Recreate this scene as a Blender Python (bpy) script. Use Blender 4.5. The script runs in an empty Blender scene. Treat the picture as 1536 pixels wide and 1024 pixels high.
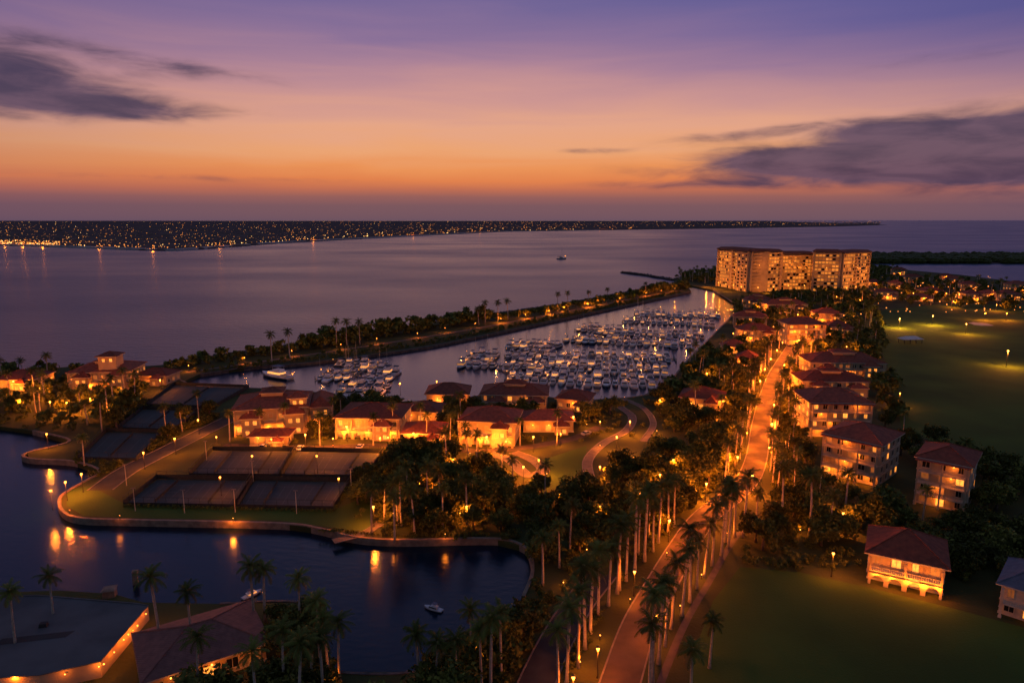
import bpy, bmesh, math, random
import numpy as np
from mathutils import Vector, Matrix
random.seed(7); np.random.seed(7)
rnd=random.random
def U(a,b): return a+(b-a)*random.random()
scene=bpy.context.scene
COL=scene.collection
H=80.0; GL=1.5
TH=math.atan(0.1777); CT,ST=math.cos(TH),math.sin(TH)
# ---- pixel to ground: casts an image point's camera ray onto a level plane
def G(u,v,z=GL):
    x=(u-768)/1024.0; y=(512-v)/1024.0
    dz=y*CT-ST
    t=-(H-z)/dz
    return Vector((t*x,t*(CT+y*ST)))
def GP(pts,z=GL): return [G(u,v,z) for u,v in pts]

# ---------------------------------------------------------------- materials
def srgb(r,g,b):
    f=lambda c:(c/255/12.92) if c/255<=0.04045 else ((c/255+0.055)/1.055)**2.4
    return (f(r),f(g),f(b),1)
def newmat(name):
    m=bpy.data.materials.new(name); m.use_nodes=True
    nt=m.node_tree; b=nt.nodes['Principled BSDF']
    return m,nt,b
def mat(name,c1,c2=None,scale=1.0,rough=0.8,bump=0.0,bscale=None,spec=0.3,objrand=0.0,metal=0.0,detail=4):
    m,nt,b=newmat(name)
    b.inputs['Roughness'].default_value=rough
    b.inputs['Metallic'].default_value=metal
    b.inputs['Specular IOR Level'].default_value=spec
    if c2 is None: c2=tuple(x*0.7 for x in c1)
    tc=nt.nodes.new('ShaderNodeTexCoord')
    n=nt.nodes.new('ShaderNodeTexNoise'); n.inputs['Scale'].default_value=scale; n.inputs['Detail'].default_value=detail
    nt.links.new(tc.outputs['Object'],n.inputs['Vector'])
    r=nt.nodes.new('ShaderNodeValToRGB')
    r.color_ramp.elements[0].position=0.35; r.color_ramp.elements[1].position=0.65
    r.color_ramp.elements[0].color=(*c2[:3],1); r.color_ramp.elements[1].color=(*c1[:3],1)
    nt.links.new(n.outputs['Fac'],r.inputs['Fac'])
    out=r.outputs['Color']
    if objrand>0:
        oi=nt.nodes.new('ShaderNodeObjectInfo')
        hs=nt.nodes.new('ShaderNodeHueSaturation')
        mr=nt.nodes.new('ShaderNodeMapRange'); mr.inputs['To Min'].default_value=1-objrand; mr.inputs['To Max'].default_value=1+objrand
        nt.links.new(oi.outputs['Random'],mr.inputs['Value']); nt.links.new(mr.outputs['Result'],hs.inputs['Value'])
        nt.links.new(out,hs.inputs['Color']); out=hs.outputs['Color']
    nt.links.new(out,b.inputs['Base Color'])
    if bump>0:
        n2=nt.nodes.new('ShaderNodeTexNoise'); n2.inputs['Scale'].default_value=bscale or scale*6; n2.inputs['Detail'].default_value=3
        nt.links.new(tc.outputs['Object'],n2.inputs['Vector'])
        bp=nt.nodes.new('ShaderNodeBump'); bp.inputs['Strength'].default_value=bump; bp.inputs['Distance'].default_value=0.2
        nt.links.new(n2.outputs['Fac'],bp.inputs['Height']); nt.links.new(bp.outputs['Normal'],b.inputs['Normal'])
    return m
def emat(name,col,strength,rand=False,lo=.25,hi=1.6,nsc=1.3):
    m,nt,b=newmat(name)
    b.inputs['Base Color'].default_value=(0.3,0.2,0.1,1)
    b.inputs['Emission Color'].default_value=(*col,1); b.inputs['Emission Strength'].default_value=strength
    m.cycles.emission_sampling='NONE'
    if rand:
        oi=nt.nodes.new('ShaderNodeObjectInfo'); mr=nt.nodes.new('ShaderNodeMapRange')
        mr.inputs['To Min'].default_value=strength*lo; mr.inputs['To Max'].default_value=strength*hi
        tc=nt.nodes.new('ShaderNodeTexCoord'); n=nt.nodes.new('ShaderNodeTexNoise'); n.inputs['Scale'].default_value=nsc
        nt.links.new(tc.outputs['Object'],n.inputs['Vector'])
        mu=nt.nodes.new('ShaderNodeMath'); mu.operation='MULTIPLY'
        m2=nt.nodes.new('ShaderNodeMath'); m2.operation='MULTIPLY'; m2.inputs[1].default_value=2.0
        nt.links.new(n.outputs['Fac'],m2.inputs[0])
        nt.links.new(oi.outputs['Random'],mr.inputs['Value']); nt.links.new(mr.outputs['Result'],mu.inputs[0]); nt.links.new(m2.outputs[0],mu.inputs[1])
        nt.links.new(mu.outputs[0],b.inputs['Emission Strength'])
    return m
M_GROUND=mat('ground_soil_grass',(0.070,0.074,0.022),(0.040,0.042,0.015),0.05,0.95,0.6,1.5,spec=0.1)
M_GRASS=mat('lawn_grass',(0.066,0.108,0.018),(0.042,0.070,0.013),0.035,0.95,0.5,3.0,spec=0.1,detail=8)
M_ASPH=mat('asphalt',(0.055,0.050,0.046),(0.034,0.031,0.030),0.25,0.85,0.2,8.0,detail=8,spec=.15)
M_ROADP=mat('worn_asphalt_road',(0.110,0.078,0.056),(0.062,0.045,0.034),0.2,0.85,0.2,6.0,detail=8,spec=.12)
M_PATH=mat('paver_path',(0.17,0.12,0.085),(0.11,0.08,0.058),0.5,0.85,0.2,6.0)
M_PATHD=mat('dark_paver_path',(0.10,0.072,0.055),(0.066,0.048,0.038),0.5,0.85,0.2,6.0)
M_COURT=mat('court_surface',(0.078,0.080,0.074),(0.060,0.062,0.058),0.06,0.92,0.05,5.0,spec=.1)
M_ROOFFLAT=mat('flat_roof_membrane',(0.12,0.115,0.11),(0.078,0.075,0.073),0.12,0.9,0.1,3.0,spec=.15,detail=8)
M_LINE=mat('line_paint',(0.17,0.17,0.16),(0.10,0.105,0.10),2.0,0.8)
M_FSW=mat('far_seawall_concrete',(0.50,0.44,0.40),(0.35,0.31,0.29),.01,0.8)
M_STONE=mat('seawall_stone',(0.28,0.195,0.13),(0.16,0.115,0.08),0.6,0.85,0.4,3.0)
M_ROCK=mat('riprap_rock',(0.12,0.10,0.085),(0.055,0.047,0.042),0.5,0.9,0.5,2.0)
M_KERB=mat('kerb_concrete',(0.24,0.185,0.14),(0.16,0.125,0.10),0.8,0.85)
M_WALL=mat('cream_stucco',(0.50,0.36,0.20),(0.38,0.27,0.15),0.25,0.85,0.3,4.0,objrand=0.12,detail=8)
M_WALLW=mat('pale_stucco',(0.42,0.345,0.22),(0.32,0.265,0.17),0.25,0.85,0.3,4.0,objrand=0.08,detail=8)
M_WHITE=mat('white_trim_paint',(0.54,0.46,0.33),(0.42,0.355,0.255),1.0,0.6)
M_PALE=mat('pale_painted_metal_roof',(0.60,0.58,0.54),(0.48,0.46,0.43),.5,0.6)
M_DARK=mat('dark_bronze_metal',(0.03,0.028,0.026),None,2.0,0.5,metal=0.4)
M_WOOD=mat('dock_planks',(0.20,0.17,0.15),(0.13,0.11,0.10),1.5,0.85,0.3,6)
M_TRUNK=mat('palm_trunk_bark',(0.46,0.38,0.29),(0.32,0.26,0.19),2.0,0.9,0.5,6,objrand=0.15)
M_BARK=mat('tree_bark',(0.14,0.10,0.075),(0.08,0.06,0.045),2.0,0.9,0.5,6)
M_SAND=mat('sand',(0.45,0.38,0.30),(0.36,0.30,0.24),0.3,0.9)
M_SCREEN=mat('dark_windscreen_mesh',(0.040,0.042,0.038),None,1.0,0.9)
def tilemat(name,c1,c2):
    m,nt,b=newmat(name); b.inputs['Roughness'].default_value=0.85; b.inputs['Specular IOR Level'].default_value=.2
    tc=nt.nodes.new('ShaderNodeTexCoord'); w=nt.nodes.new('ShaderNodeTexWave'); w.inputs['Scale'].default_value=0.9; w.inputs['Distortion'].default_value=0.6
    w.bands_direction='DIAGONAL'
    n=nt.nodes.new('ShaderNodeTexNoise'); n.inputs['Scale'].default_value=0.9; n.inputs['Detail'].default_value=8
    nt.links.new(tc.outputs['Object'],w.inputs['Vector']); nt.links.new(tc.outputs['Object'],n.inputs['Vector'])
    r=nt.nodes.new('ShaderNodeValToRGB'); r.color_ramp.elements[0].position=0.3; r.color_ramp.elements[1].position=0.7
    r.color_ramp.elements[0].color=(*c2,1); r.color_ramp.elements[1].color=(*c1,1)
    nt.links.new(n.outputs['Fac'],r.inputs['Fac'])
    oi=nt.nodes.new('ShaderNodeObjectInfo'); hs=nt.nodes.new('ShaderNodeHueSaturation')
    mr=nt.nodes.new('ShaderNodeMapRange'); mr.inputs['To Min'].default_value=0.75; mr.inputs['To Max'].default_value=1.25
    nt.links.new(oi.outputs['Random'],mr.inputs['Value']); nt.links.new(mr.outputs['Result'],hs.inputs['Value']); nt.links.new(r.outputs['Color'],hs.inputs['Color'])
    nt.links.new(hs.outputs['Color'],b.inputs['Base Color'])
    bp=nt.nodes.new('ShaderNodeBump'); bp.inputs['Strength'].default_value=0.5; bp.inputs['Distance'].default_value=0.1
    nt.links.new(w.outputs['Fac'],bp.inputs['Height']); nt.links.new(bp.outputs['Normal'],b.inputs['Normal'])
    return m
M_ROOF=tilemat('terracotta_tiles',(0.28,0.076,0.038),(0.15,0.044,0.025))
M_ROOFD=tilemat('faded_terracotta_tiles',(0.24,0.105,0.080),(0.15,0.068,0.055))
M_ROOFB=tilemat('slate_tiles',(0.12,0.13,0.16),(0.08,0.085,0.11))
def leaf(name,c1,c2):
    return mat(name,c1,c2,0.6,0.7,0,spec=0.1,objrand=0.38)
M_PALM=leaf('palm_fronds',(0.125,0.145,0.026),(0.070,0.084,0.017))
M_PALMD=leaf('old_palm_fronds',(0.18,0.14,0.042),(0.10,0.085,0.028))
M_LEAF=leaf('leaves_light',(0.145,0.150,0.028),(0.085,0.092,0.019))
M_LEAFD=leaf('leaves_dark',(0.075,0.082,0.018),(0.046,0.052,0.013))
M_FAR=mat('hazed_distant_canopy',(0.17,0.12,0.105),(0.13,0.09,0.082),0.004,0.95,spec=0.0)  # canopy colour lifted towards purple-brown to stand for distance haze
M_FARG=mat('hazed_distant_ground',(0.15,0.105,0.095),(0.115,0.08,0.074),0.002,0.95,spec=0.0)  # haze over the far land is put into this colour
M_FARB=mat('hazed_distant_building',(0.24,0.17,0.14),(0.16,0.115,0.10),0.05,0.9)  # far house colour carries the same painted haze
ORANGE=(1.0,0.215,0.014)
ROADC=(1.0,0.185,0.010)
M_LAMP=emat('lamp_glass_lit',(1.0,0.33,0.045),7)
M_CITY=emat('town_lights',(1.0,0.31,0.045),2.6)
M_CITY2=emat('town_lights_pale',(1.0,0.54,0.16),3.8)
M_WLIT=emat('window_lit',(1.0,0.31,0.038),1.3,True)
M_WDIM=emat('window_dim',(1.0,0.25,0.035),0.28,True)
M_HLIT=emat('hotel_loggia_lit',(1.0,0.30,0.035),.80,True,.8,1.2,.12)
M_HDIM=emat('hotel_loggia_dim',(1.0,0.25,0.03),.26,True,.8,1.2,.12)
M_BLIT=emat('boat_lights',(1.0,0.36,0.08),1.0,True)
M_GLASS,nt,b=newmat('dark_glass'); b.inputs['Base Color'].default_value=(0.012,0.013,0.018,1); b.inputs['Roughness'].default_value=0.12
M_HULL=mat('boat_gelcoat',(0.64,0.62,0.60),(0.50,0.48,0.47),0.6,0.35,objrand=0.40,spec=0.5)
M_HULLB=mat('navy_gelcoat',(0.03,0.045,0.09),(0.02,0.03,0.06),0.6,0.3)
M_CANVAS=mat('boat_canvas',(0.12,0.12,0.15),(0.07,0.07,0.09),1.0,0.9,objrand=0.5)
M_CARP=mat('car_paint',(0.45,0.45,0.47),(0.40,0.40,0.42),1.0,0.3,objrand=0.4,spec=0.5)
M_TYRE=mat('rubber',(0.02,0.02,0.02),None,2,0.8)
def water(name,col,rough,scales,strength,dist,var=0.2,tint=None):
    m,nt,b=newmat(name)
    b.inputs['Base Color'].default_value=(*col,1); b.inputs['Roughness'].default_value=rough
    b.inputs['IOR'].default_value=1.333
    if tint: b.inputs['Specular Tint'].default_value=(*tint,1)
    tc=nt.nodes.new('ShaderNodeTexCoord'); prev=None
    for sc,st in scales:
        n=nt.nodes.new('ShaderNodeTexNoise'); n.inputs['Scale'].default_value=sc; n.inputs['Detail'].default_value=4
        mp=nt.nodes.new('ShaderNodeMapping'); mp.inputs['Scale'].default_value=(1.0,1.7,1); mp.inputs['Rotation'].default_value=(0,0,0.3)
        nt.links.new(tc.outputs['Object'],mp.inputs['Vector']); nt.links.new(mp.outputs['Vector'],n.inputs['Vector'])
        bp=nt.nodes.new('ShaderNodeBump'); bp.inputs['Strength'].default_value=st; bp.inputs['Distance'].default_value=dist/sc
        nt.links.new(n.outputs['Fac'],bp.inputs['Height'])
        if prev: nt.links.new(prev.outputs['Normal'],bp.inputs['Normal'])
        prev=bp
    nt.links.new(prev.outputs['Normal'],b.inputs['Normal'])
    n=nt.nodes.new('ShaderNodeTexNoise'); n.inputs['Scale'].default_value=0.004; n.inputs['Detail'].default_value=5
    mp=nt.nodes.new('ShaderNodeMapping'); mp.inputs['Scale'].default_value=(0.5,1.0,1)
    nt.links.new(tc.outputs['Object'],mp.inputs['Vector']); nt.links.new(mp.outputs['Vector'],n.inputs['Vector'])
    mr=nt.nodes.new('ShaderNodeMapRange'); mr.inputs['From Min'].default_value=0.35; mr.inputs['From Max'].default_value=0.65
    mr.inputs['To Min'].default_value=rough*(1-var); mr.inputs['To Max'].default_value=rough*(1+var)
    nt.links.new(n.outputs['Fac'],mr.inputs['Value']); nt.links.new(mr.outputs['Result'],b.inputs['Roughness'])
    return m
M_BAY=water('bay_water',(0.045,0.060,0.095),0.35,[(0.12,0.25),(0.5,0.6)],1,0.28,.15,(.86,.92,1.0))
M_CALM=water('calm_water',(0.012,0.022,0.040),0.19,[(0.5,0.12),(2.5,0.2)],1,0.15,.2,(.85,.93,1))
M_LAG=water('lagoon_surface',(0.001,0.009,0.022),0.20,[(0.4,0.14),(2.0,0.25)],1,0.18,.2,(.78,.88,1))

# ---------------------------------------------------------------- mesh helpers
class MB:
    def __init__(s): s.v=[];s.f=[];s.m=[]
    def quad(s,a,b,c,d,mi=0):
        n=len(s.v); s.v+= [tuple(a),tuple(b),tuple(c),tuple(d)]; s.f.append((n,n+1,n+2,n+3)); s.m.append(mi)
    def tri(s,a,b,c,mi=0):
        n=len(s.v); s.v+= [tuple(a),tuple(b),tuple(c)]; s.f.append((n,n+1,n+2)); s.m.append(mi)
    def box(s,x0,y0,z0,x1,y1,z1,mi=0,tx=0,ty=0):
        n=len(s.v)
        s.v+=[(x0,y0,z0),(x1,y0,z0),(x1,y1,z0),(x0,y1,z0),(x0+tx,y0+ty,z1),(x1-tx,y0+ty,z1),(x1-tx,y1-ty,z1),(x0+tx,y1-ty,z1)]
        for f in [(0,3,2,1),(4,5,6,7),(0,1,5,4),(1,2,6,5),(2,3,7,6),(3,0,4,7)]:
            s.f.append(tuple(n+i for i in f)); s.m.append(mi)
    def tube(s,pts,rad,k=7,mi=0,cap=True):
        rings=[]
        for i,p in enumerate(pts):
            p=Vector(p); d=(Vector(pts[min(i+1,len(pts)-1)])-Vector(pts[max(i-1,0)])).normalized()
            a=d.orthogonal().normalized() if abs(d.z)<0.99 else Vector((1,0,0))
            bb=d.cross(a).normalized(); a=bb.cross(d)
            n=len(s.v); r=rad[i] if isinstance(rad,(list,tuple)) else rad
            for j in range(k):
                t=2*math.pi*j/k; s.v.append(tuple(p+a*r*math.cos(t)+bb*r*math.sin(t)))
            rings.append(n)
        for i in range(len(rings)-1):
            for j in range(k):
                s.f.append((rings[i]+j,rings[i]+(j+1)%k,rings[i+1]+(j+1)%k,rings[i+1]+j)); s.m.append(mi)
        if cap:
            s.f.append(tuple(rings[-1]+j for j in range(k))); s.m.append(mi)
            s.f.append(tuple(rings[0]+j for j in reversed(range(k)))); s.m.append(mi)
    def blob(s,c,r,mi=0,k=6,rz=None):
        rz=rz or r; n0=len(s.v); R=3
        s.v.append((c[0],c[1],c[2]-rz))
        for i in range(1,R+1):
            a=-math.pi/2+math.pi*i/(R+1)
            for j in range(k):
                t=2*math.pi*(j+0.5*i)/k; s.v.append((c[0]+r*math.cos(a)*math.cos(t),c[1]+r*math.cos(a)*math.sin(t),c[2]+rz*math.sin(a)))
        s.v.append((c[0],c[1],c[2]+rz)); top=len(s.v)-1
        for j in range(k):
            s.f.append((n0,n0+1+(j+1)%k,n0+1+j)); s.m.append(mi)
            for i in range(R-1):
                a=n0+1+i*k
                s.f.append((a+j,a+(j+1)%k,a+k+(j+1)%k,a+k+j)); s.m.append(mi)
            a=n0+1+(R-1)*k
            s.f.append((a+j,a+(j+1)%k,top)); s.m.append(mi)
    def mesh(s,name,mats,smooth=False):
        me=bpy.data.meshes.new(name); me.from_pydata(s.v,[],s.f)
        for m in mats: me.materials.append(m)
        me.polygons.foreach_set('material_index',s.m)
        if smooth: me.polygons.foreach_set('use_smooth',[True]*len(s.f))
        me.update(); return me
def obj(name,me,parent=None,loc=(0,0,0),rz=0,sc=1):
    o=bpy.data.objects.new(name,me); COL.objects.link(o)
    o.location=loc; o.rotation_euler=(0,0,rz)
    o.scale=(sc,sc,sc) if not isinstance(sc,(tuple,list)) else sc
    if parent: o.parent=parent
    return o
def thing(name,label,cat,loc,rz=0,group=None,me=None,sc=1):
    o=obj(name,me,None,loc,rz,sc); o['label']=label; o['category']=cat
    if group: o['group']=group
    return o
def struct(name,me,label=None,kind='structure',cat=None):
    o=obj(name,me); o['kind']=kind
    o['label']=label or name.replace('_',' '); o['category']=cat or name.replace('_',' ')
    return o
def poly_mesh(name,pts,z,mats,z0=None):
    bm=bmesh.new(); vs=[bm.verts.new((p[0],p[1],z)) for p in pts]
    f=bm.faces.new(vs); f.normal_update()
    if f.normal.z<0: f.normal_flip()
    if z0 is not None:
        n=len(vs); lo=[bm.verts.new((p[0],p[1],z0)) for p in pts]
        for i in range(n):
            q=bm.faces.new((vs[i],vs[(i+1)%n],lo[(i+1)%n],lo[i])); q.material_index=len(mats)-1
        bmesh.ops.recalc_face_normals(bm,faces=bm.faces)
    bmesh.ops.triangulate(bm,faces=bm.faces[:],ngon_method='EAR_CLIP')
    me=bpy.data.meshes.new(name); bm.to_mesh(me); bm.free()
    for m in mats: me.materials.append(m)
    return me
def poly_sheet(name,pts,z,m,z0=None,label=None):
    return struct(name,poly_mesh(name,pts,z,[m],z0),label)
def catmull(pts,n=8):
    pts=[Vector(p) for p in pts]; out=[]
    P=[pts[0]*2-pts[1]]+pts+[pts[-1]*2-pts[-2]]
    for i in range(1,len(P)-2):
        for k in range(n):
            t=k/n; a,b_,c,d=P[i-1],P[i],P[i+1],P[i+2]
            out.append(0.5*((2*b_)+(c-a)*t+(2*a-5*b_+4*c-d)*t*t+(3*b_-a-3*c+d)*t**3))
    out.append(pts[-1]); return out
def offs(pts,d):
    out=[]
    for i,p in enumerate(pts):
        a=pts[max(i-1,0)]; b_=pts[min(i+1,len(pts)-1)]
        t=(b_-a).normalized(); out.append(p+Vector((-t.y,t.x))*d)
    return out
def ribbon_mb(mb,pts,d0,d1,z,z0=None,mi=0):
    A=offs(pts,d0);B=offs(pts,d1)
    for i in range(len(pts)-1):
        a,b_,c,d=A[i],A[i+1],B[i+1],B[i]
        mb.quad((d.x,d.y,z),(c.x,c.y,z),(b_.x,b_.y,z),(a.x,a.y,z),mi)
        if z0 is not None:
            mb.quad((a.x,a.y,z),(b_.x,b_.y,z),(b_.x,b_.y,z0),(a.x,a.y,z0),mi)
            mb.quad((c.x,c.y,z),(d.x,d.y,z),(d.x,d.y,z0),(c.x,c.y,z0),mi)
def resample(pts,sp):
    out=[];acc=0.0;nxt=0.0
    for i in range(len(pts)-1):
        a,b_=pts[i],pts[i+1];L=(b_-a).length
        while nxt<=acc+L and L>0:
            out.append((a.lerp(b_,(nxt-acc)/L),(b_-a).normalized())); nxt+=sp
        acc+=L
    return out
def inpoly(p,poly):
    x,y=p[0],p[1]; c=False; n=len(poly)
    for i in range(n):
        x1,y1=poly[i][0],poly[i][1]; x2,y2=poly[(i+1)%n][0],poly[(i+1)%n][1]
        if (y1>y)!=(y2>y) and x<(x2-x1)*(y-y1)/(y2-y1)+x1: c=not c
    return c
blockers=[]
roads=[]
blockpolys=[]

# ---------------------------------------------------------------- camera
cd=bpy.data.cameras.new('camera'); cam=bpy.data.objects.new('camera',cd); COL.objects.link(cam)
cd.lens=24; cd.sensor_width=36; cd.clip_end=300000; cd.clip_start=0.5
cam.location=(0,0,H); cam.rotation_euler=(math.pi/2-TH,0,0); scene.camera=cam

# ---------------------------------------------------------------- world (dusk sky)
w=bpy.data.worlds.new('World'); scene.world=w; w.use_nodes=True
nt=w.node_tree; bg=nt.nodes['Background']; L=nt.links.new
tc=nt.nodes.new('ShaderNodeTexCoord'); sx=nt.nodes.new('ShaderNodeSeparateXYZ'); L(tc.outputs['Generated'],sx.inputs[0])
def Mt(op,a,b=None,c=None,clamp=False):
    n=nt.nodes.new('ShaderNodeMath'); n.operation=op; n.use_clamp=clamp
    for i,x in enumerate((a,b,c)):
        if x is None: continue
        if isinstance(x,(int,float)): n.inputs[i].default_value=x
        else: L(x,n.inputs[i])
    return n.outputs[0]
def mixc(f,a,b):
    n=nt.nodes.new('ShaderNodeMix'); n.data_type='RGBA'
    if isinstance(f,(int,float)): n.inputs[0].default_value=f
    else: L(f,n.inputs[0])
    for s,x in ((n.inputs[6],a),(n.inputs[7],b)):
        if isinstance(x,tuple): s.default_value=x
        else: L(x,s)
    return n.outputs[2]
def smooth(x,a,b):
    n=nt.nodes.new('ShaderNodeMapRange'); n.interpolation_type='SMOOTHSTEP'; L(x,n.inputs['Value'])
    n.inputs['From Min'].default_value=a; n.inputs['From Max'].default_value=b; return n.outputs['Result']
X,Y,Z=sx.outputs
hyp=Mt('SQRT',Mt('ADD',Mt('ADD',Mt('MULTIPLY',X,X),Mt('MULTIPLY',Y,Y)),1e-6))
e=Mt('DIVIDE',Z,hyp); az=Mt('ARCTAN2',X,Y)
cv=nt.nodes.new('ShaderNodeCombineXYZ'); L(Mt('MULTIPLY',az,2.2),cv.inputs[0]); L(Mt('MULTIPLY',e,22.0),cv.inputs[1])
ns=nt.nodes.new('ShaderNodeTexNoise'); ns.inputs['Scale'].default_value=1.3; ns.inputs['Detail'].default_value=5; ns.inputs['Distortion'].default_value=0.6; L(cv.outputs[0],ns.inputs['Vector'])
wob=Mt('MULTIPLY',Mt('SUBTRACT',ns.outputs['Fac'],0.5),0.06)
azc=Mt('ADD',az,0.08)
e1=Mt('ADD',Mt('MULTIPLY',e,Mt('ADD',1.0,Mt('MULTIPLY',Mt('MULTIPLY',azc,azc),0.20))),Mt('MULTIPLY',wob,smooth(e,0.01,0.12)))
t=Mt('POWER',Mt('MAXIMUM',Mt('DIVIDE',e1,1.5),0.0),0.5,clamp=True)
r=nt.nodes.new('ShaderNodeValToRGB'); L(t,r.inputs['Fac']); cr=r.color_ramp
stops=[(0.0,(106,82,96)),(0.020,(124,88,94)),(0.032,(150,96,91)),(0.043,(192,110,83)),(0.055,(226,130,78)),(0.072,(235,148,89)),(0.095,(236,165,116)),(0.128,(229,166,136)),
       (0.168,(206,151,146)),(0.21,(174,132,151)),(0.25,(140,114,152)),(0.31,(106,98,150)),(0.5,(88,100,150)),(1.0,(86,102,146)),(1.5,(86,102,144))]
cr.elements[0].position=0; cr.elements[0].color=srgb(*stops[0][1])
cr.elements[1].position=1; cr.elements[1].color=srgb(*stops[-1][1])
for p,c in stops[1:-1]:
    el=cr.elements.new(math.sqrt(p/1.5)); el.color=srgb(*c)
sky=r.outputs['Color']
sky=mixc(Mt('MULTIPLY',Mt('MULTIPLY',smooth(az,0.05,0.7),smooth(e,0.10,0.26)),0.78),sky,srgb(62,78,148))
sky=mixc(Mt('MULTIPLY',smooth(Mt('MULTIPLY',az,-1.0),0.2,0.9),0.36),sky,srgb(82,66,100))
sky=mixc(Mt('MULTIPLY',smooth(az,0.3,0.9),0.34),sky,srgb(92,76,108))
back=smooth(Mt('DIVIDE',Y,1.0),-0.35,0.55)
sky=mixc(back,srgb(84,94,122),sky)
def blob(a0,e0,sa,se,sl=0.0,amp=1.0):
    da=Mt('SUBTRACT',az,a0); de=Mt('SUBTRACT',Mt('SUBTRACT',e,e0),Mt('MULTIPLY',da,sl))
    q=Mt('ADD',Mt('POWER',Mt('ABSOLUTE',Mt('DIVIDE',da,sa)),2.0),Mt('POWER',Mt('ABSOLUTE',Mt('DIVIDE',de,se)),2.0))
    return Mt('MULTIPLY',Mt('EXPONENT',Mt('MULTIPLY',q,-1.0)),amp)
bl=[blob(-0.62,0.152,0.15,0.030,-0.03,1.2),blob(-0.50,0.132,0.13,0.012,0.02,.75),blob(-0.44,0.190,0.17,0.014,-0.08,.42),blob(-0.68,0.185,.14,.04,0,.5),
    blob(0.62,0.098,0.20,0.034,0.08,1.5),blob(0.50,0.068,0.26,0.018,0.0,1.2),blob(0.40,0.078,0.14,0.014,-0.05,.95),blob(0.46,0.108,0.055,0.012,0,.9),
    blob(0.32,0.114,0.11,0.008,0.05,.6),blob(0.11,0.096,0.06,0.005,0,.45),blob(0.28,0.048,0.2,0.007,0,.45),blob(-0.45,0.054,0.3,0.006,0,.35),blob(0.55,0.19,0.16,0.010,0.05,.3),blob(0.72,0.06,.2,.035,0,1.1)]
s=bl[0]
for q in bl[1:]: s=Mt('ADD',s,q)
cv2=nt.nodes.new('ShaderNodeCombineXYZ'); L(Mt('MULTIPLY',az,7.0),cv2.inputs[0]); L(Mt('MULTIPLY',e,30.0),cv2.inputs[1])
n2=nt.nodes.new('ShaderNodeTexNoise'); n2.inputs['Scale'].default_value=1.5; n2.inputs['Detail'].default_value=7; n2.inputs['Roughness'].default_value=0.55; n2.inputs['Distortion'].default_value=0.4; L(cv2.outputs[0],n2.inputs['Vector'])
dens=smooth(Mt('ADD',s,Mt('MULTIPLY',Mt('SUBTRACT',n2.outputs['Fac'],0.5),1.6)),0.05,1.1)
dens=Mt('MULTIPLY',dens,smooth(s,0.02,0.45))
ccol=mixc(smooth(n2.outputs['Fac'],0.35,0.7),srgb(98,78,100),srgb(62,57,84))
sky=mixc(Mt('MULTIPLY',dens,0.93),sky,ccol)
L(sky,bg.inputs['Color']); bg.inputs['Strength'].default_value=1.0
sd=bpy.data.lights.new('sun','SUN'); so=bpy.data.objects.new('sun',sd); COL.objects.link(so)
sd.energy=0.05; sd.angle=math.radians(35); sd.color=(1.0,0.55,0.35); sd.specular_factor=0.25
so.rotation_euler=Vector((-0.1,1.0,0.2)).to_track_quat('Z','Y').to_euler(); so.location=(0,0,200)
scene.view_settings.view_transform='Standard'; scene.view_settings.look='None'; scene.view_settings.exposure=0

# ---------------------------------------------------------------- water
mb=MB(); R=120000
mb.quad((-R,-2000,0),(R,-2000,0),(R,R,0),(-R,R,0)); struct('bay_water',mb.mesh('bay_water',[M_BAY]),'rippled open bay water at dusk')
poly_sheet('harbour_water',GP([(262,558),(450,535),(650,512),(850,470),(1035,428),(1060,428),(1110,445),(1115,480),(1050,550),(1010,610),(850,620),(470,605),(262,590)],0),0.01,M_CALM,label='calm sheltered marina water')
poly_sheet('lagoon_water',GP([(-900,600),(140,640),(200,720),(600,770),(850,800),(850,930),(640,1100),(-900,1100)],0),0.01,M_LAG,label='calm dark lagoon water')
# ---------------------------------------------------------------- land
pen_top=[(200,550),(258,546),(340,532),(500,508),(560,498),(700,477),(850,455),(960,435),(1000,430),(1033,431)]
pen_bot=[(1036,436),(1020,441),(950,456),(850,477),(750,498),(650,518),(550,533),(450,545),(380,550),(300,561)]
mar_s=[(275,572),(300,579),(400,583),(470,588),(485,597),(600,603),(700,597),(760,583),(800,592),(870,600),(960,594),(1000,577),(1025,547),(1052,520),(1077,495),(1100,470),(1100,455),(1070,435),(1012,423)]
ne=[(1010,417),(1040,411),(1080,405),(1290,401),(1340,403),(1440,412),(1536,424),(1900,445)]
lag_s=[(-900,900),(0,888),(90,885),(170,890),(215,903),(330,905),(450,903),(475,940),(490,985),(505,1007),(620,1007),(645,975),(700,945),(760,925)]
lag_n=[(785,895),(798,862),(797,837),(785,819),(740,808),(600,810),(530,805),(480,793),(420,785),(200,780),(120,777),(93,765),(92,744),(125,723),(150,706),(110,692),(45,688),(40,679),(105,661),(50,646),(0,639),(-500,636)]
outline=GP([(-500,558),(0,554),(60,553),(140,547)]+pen_top+pen_bot+mar_s+ne)+[Vector((900,500)),Vector((900,-150)),Vector((-700,-150))]+GP(lag_s)+GP(lag_n)
poly_sheet('ground',outline,GL,M_GROUND,z0=-2,label='dark planted ground of the waterfront resort')
def lawn(pts,label): return poly_sheet('lawn',GP(pts),GL+0.02,M_GRASS,label=label)
lawn([(1300,468),(1420,455),(1900,470),(2000,720),(1480,700),(1352,640),(1335,560),(1315,505)],'smooth golf fairway grass')
lawn([(1110,850),(1200,858),(1300,880),(1430,912),(1700,985),(1700,1150),(1010,1150),(1040,980),(1070,900)],'dark mown lawn below the avenue')
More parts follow.
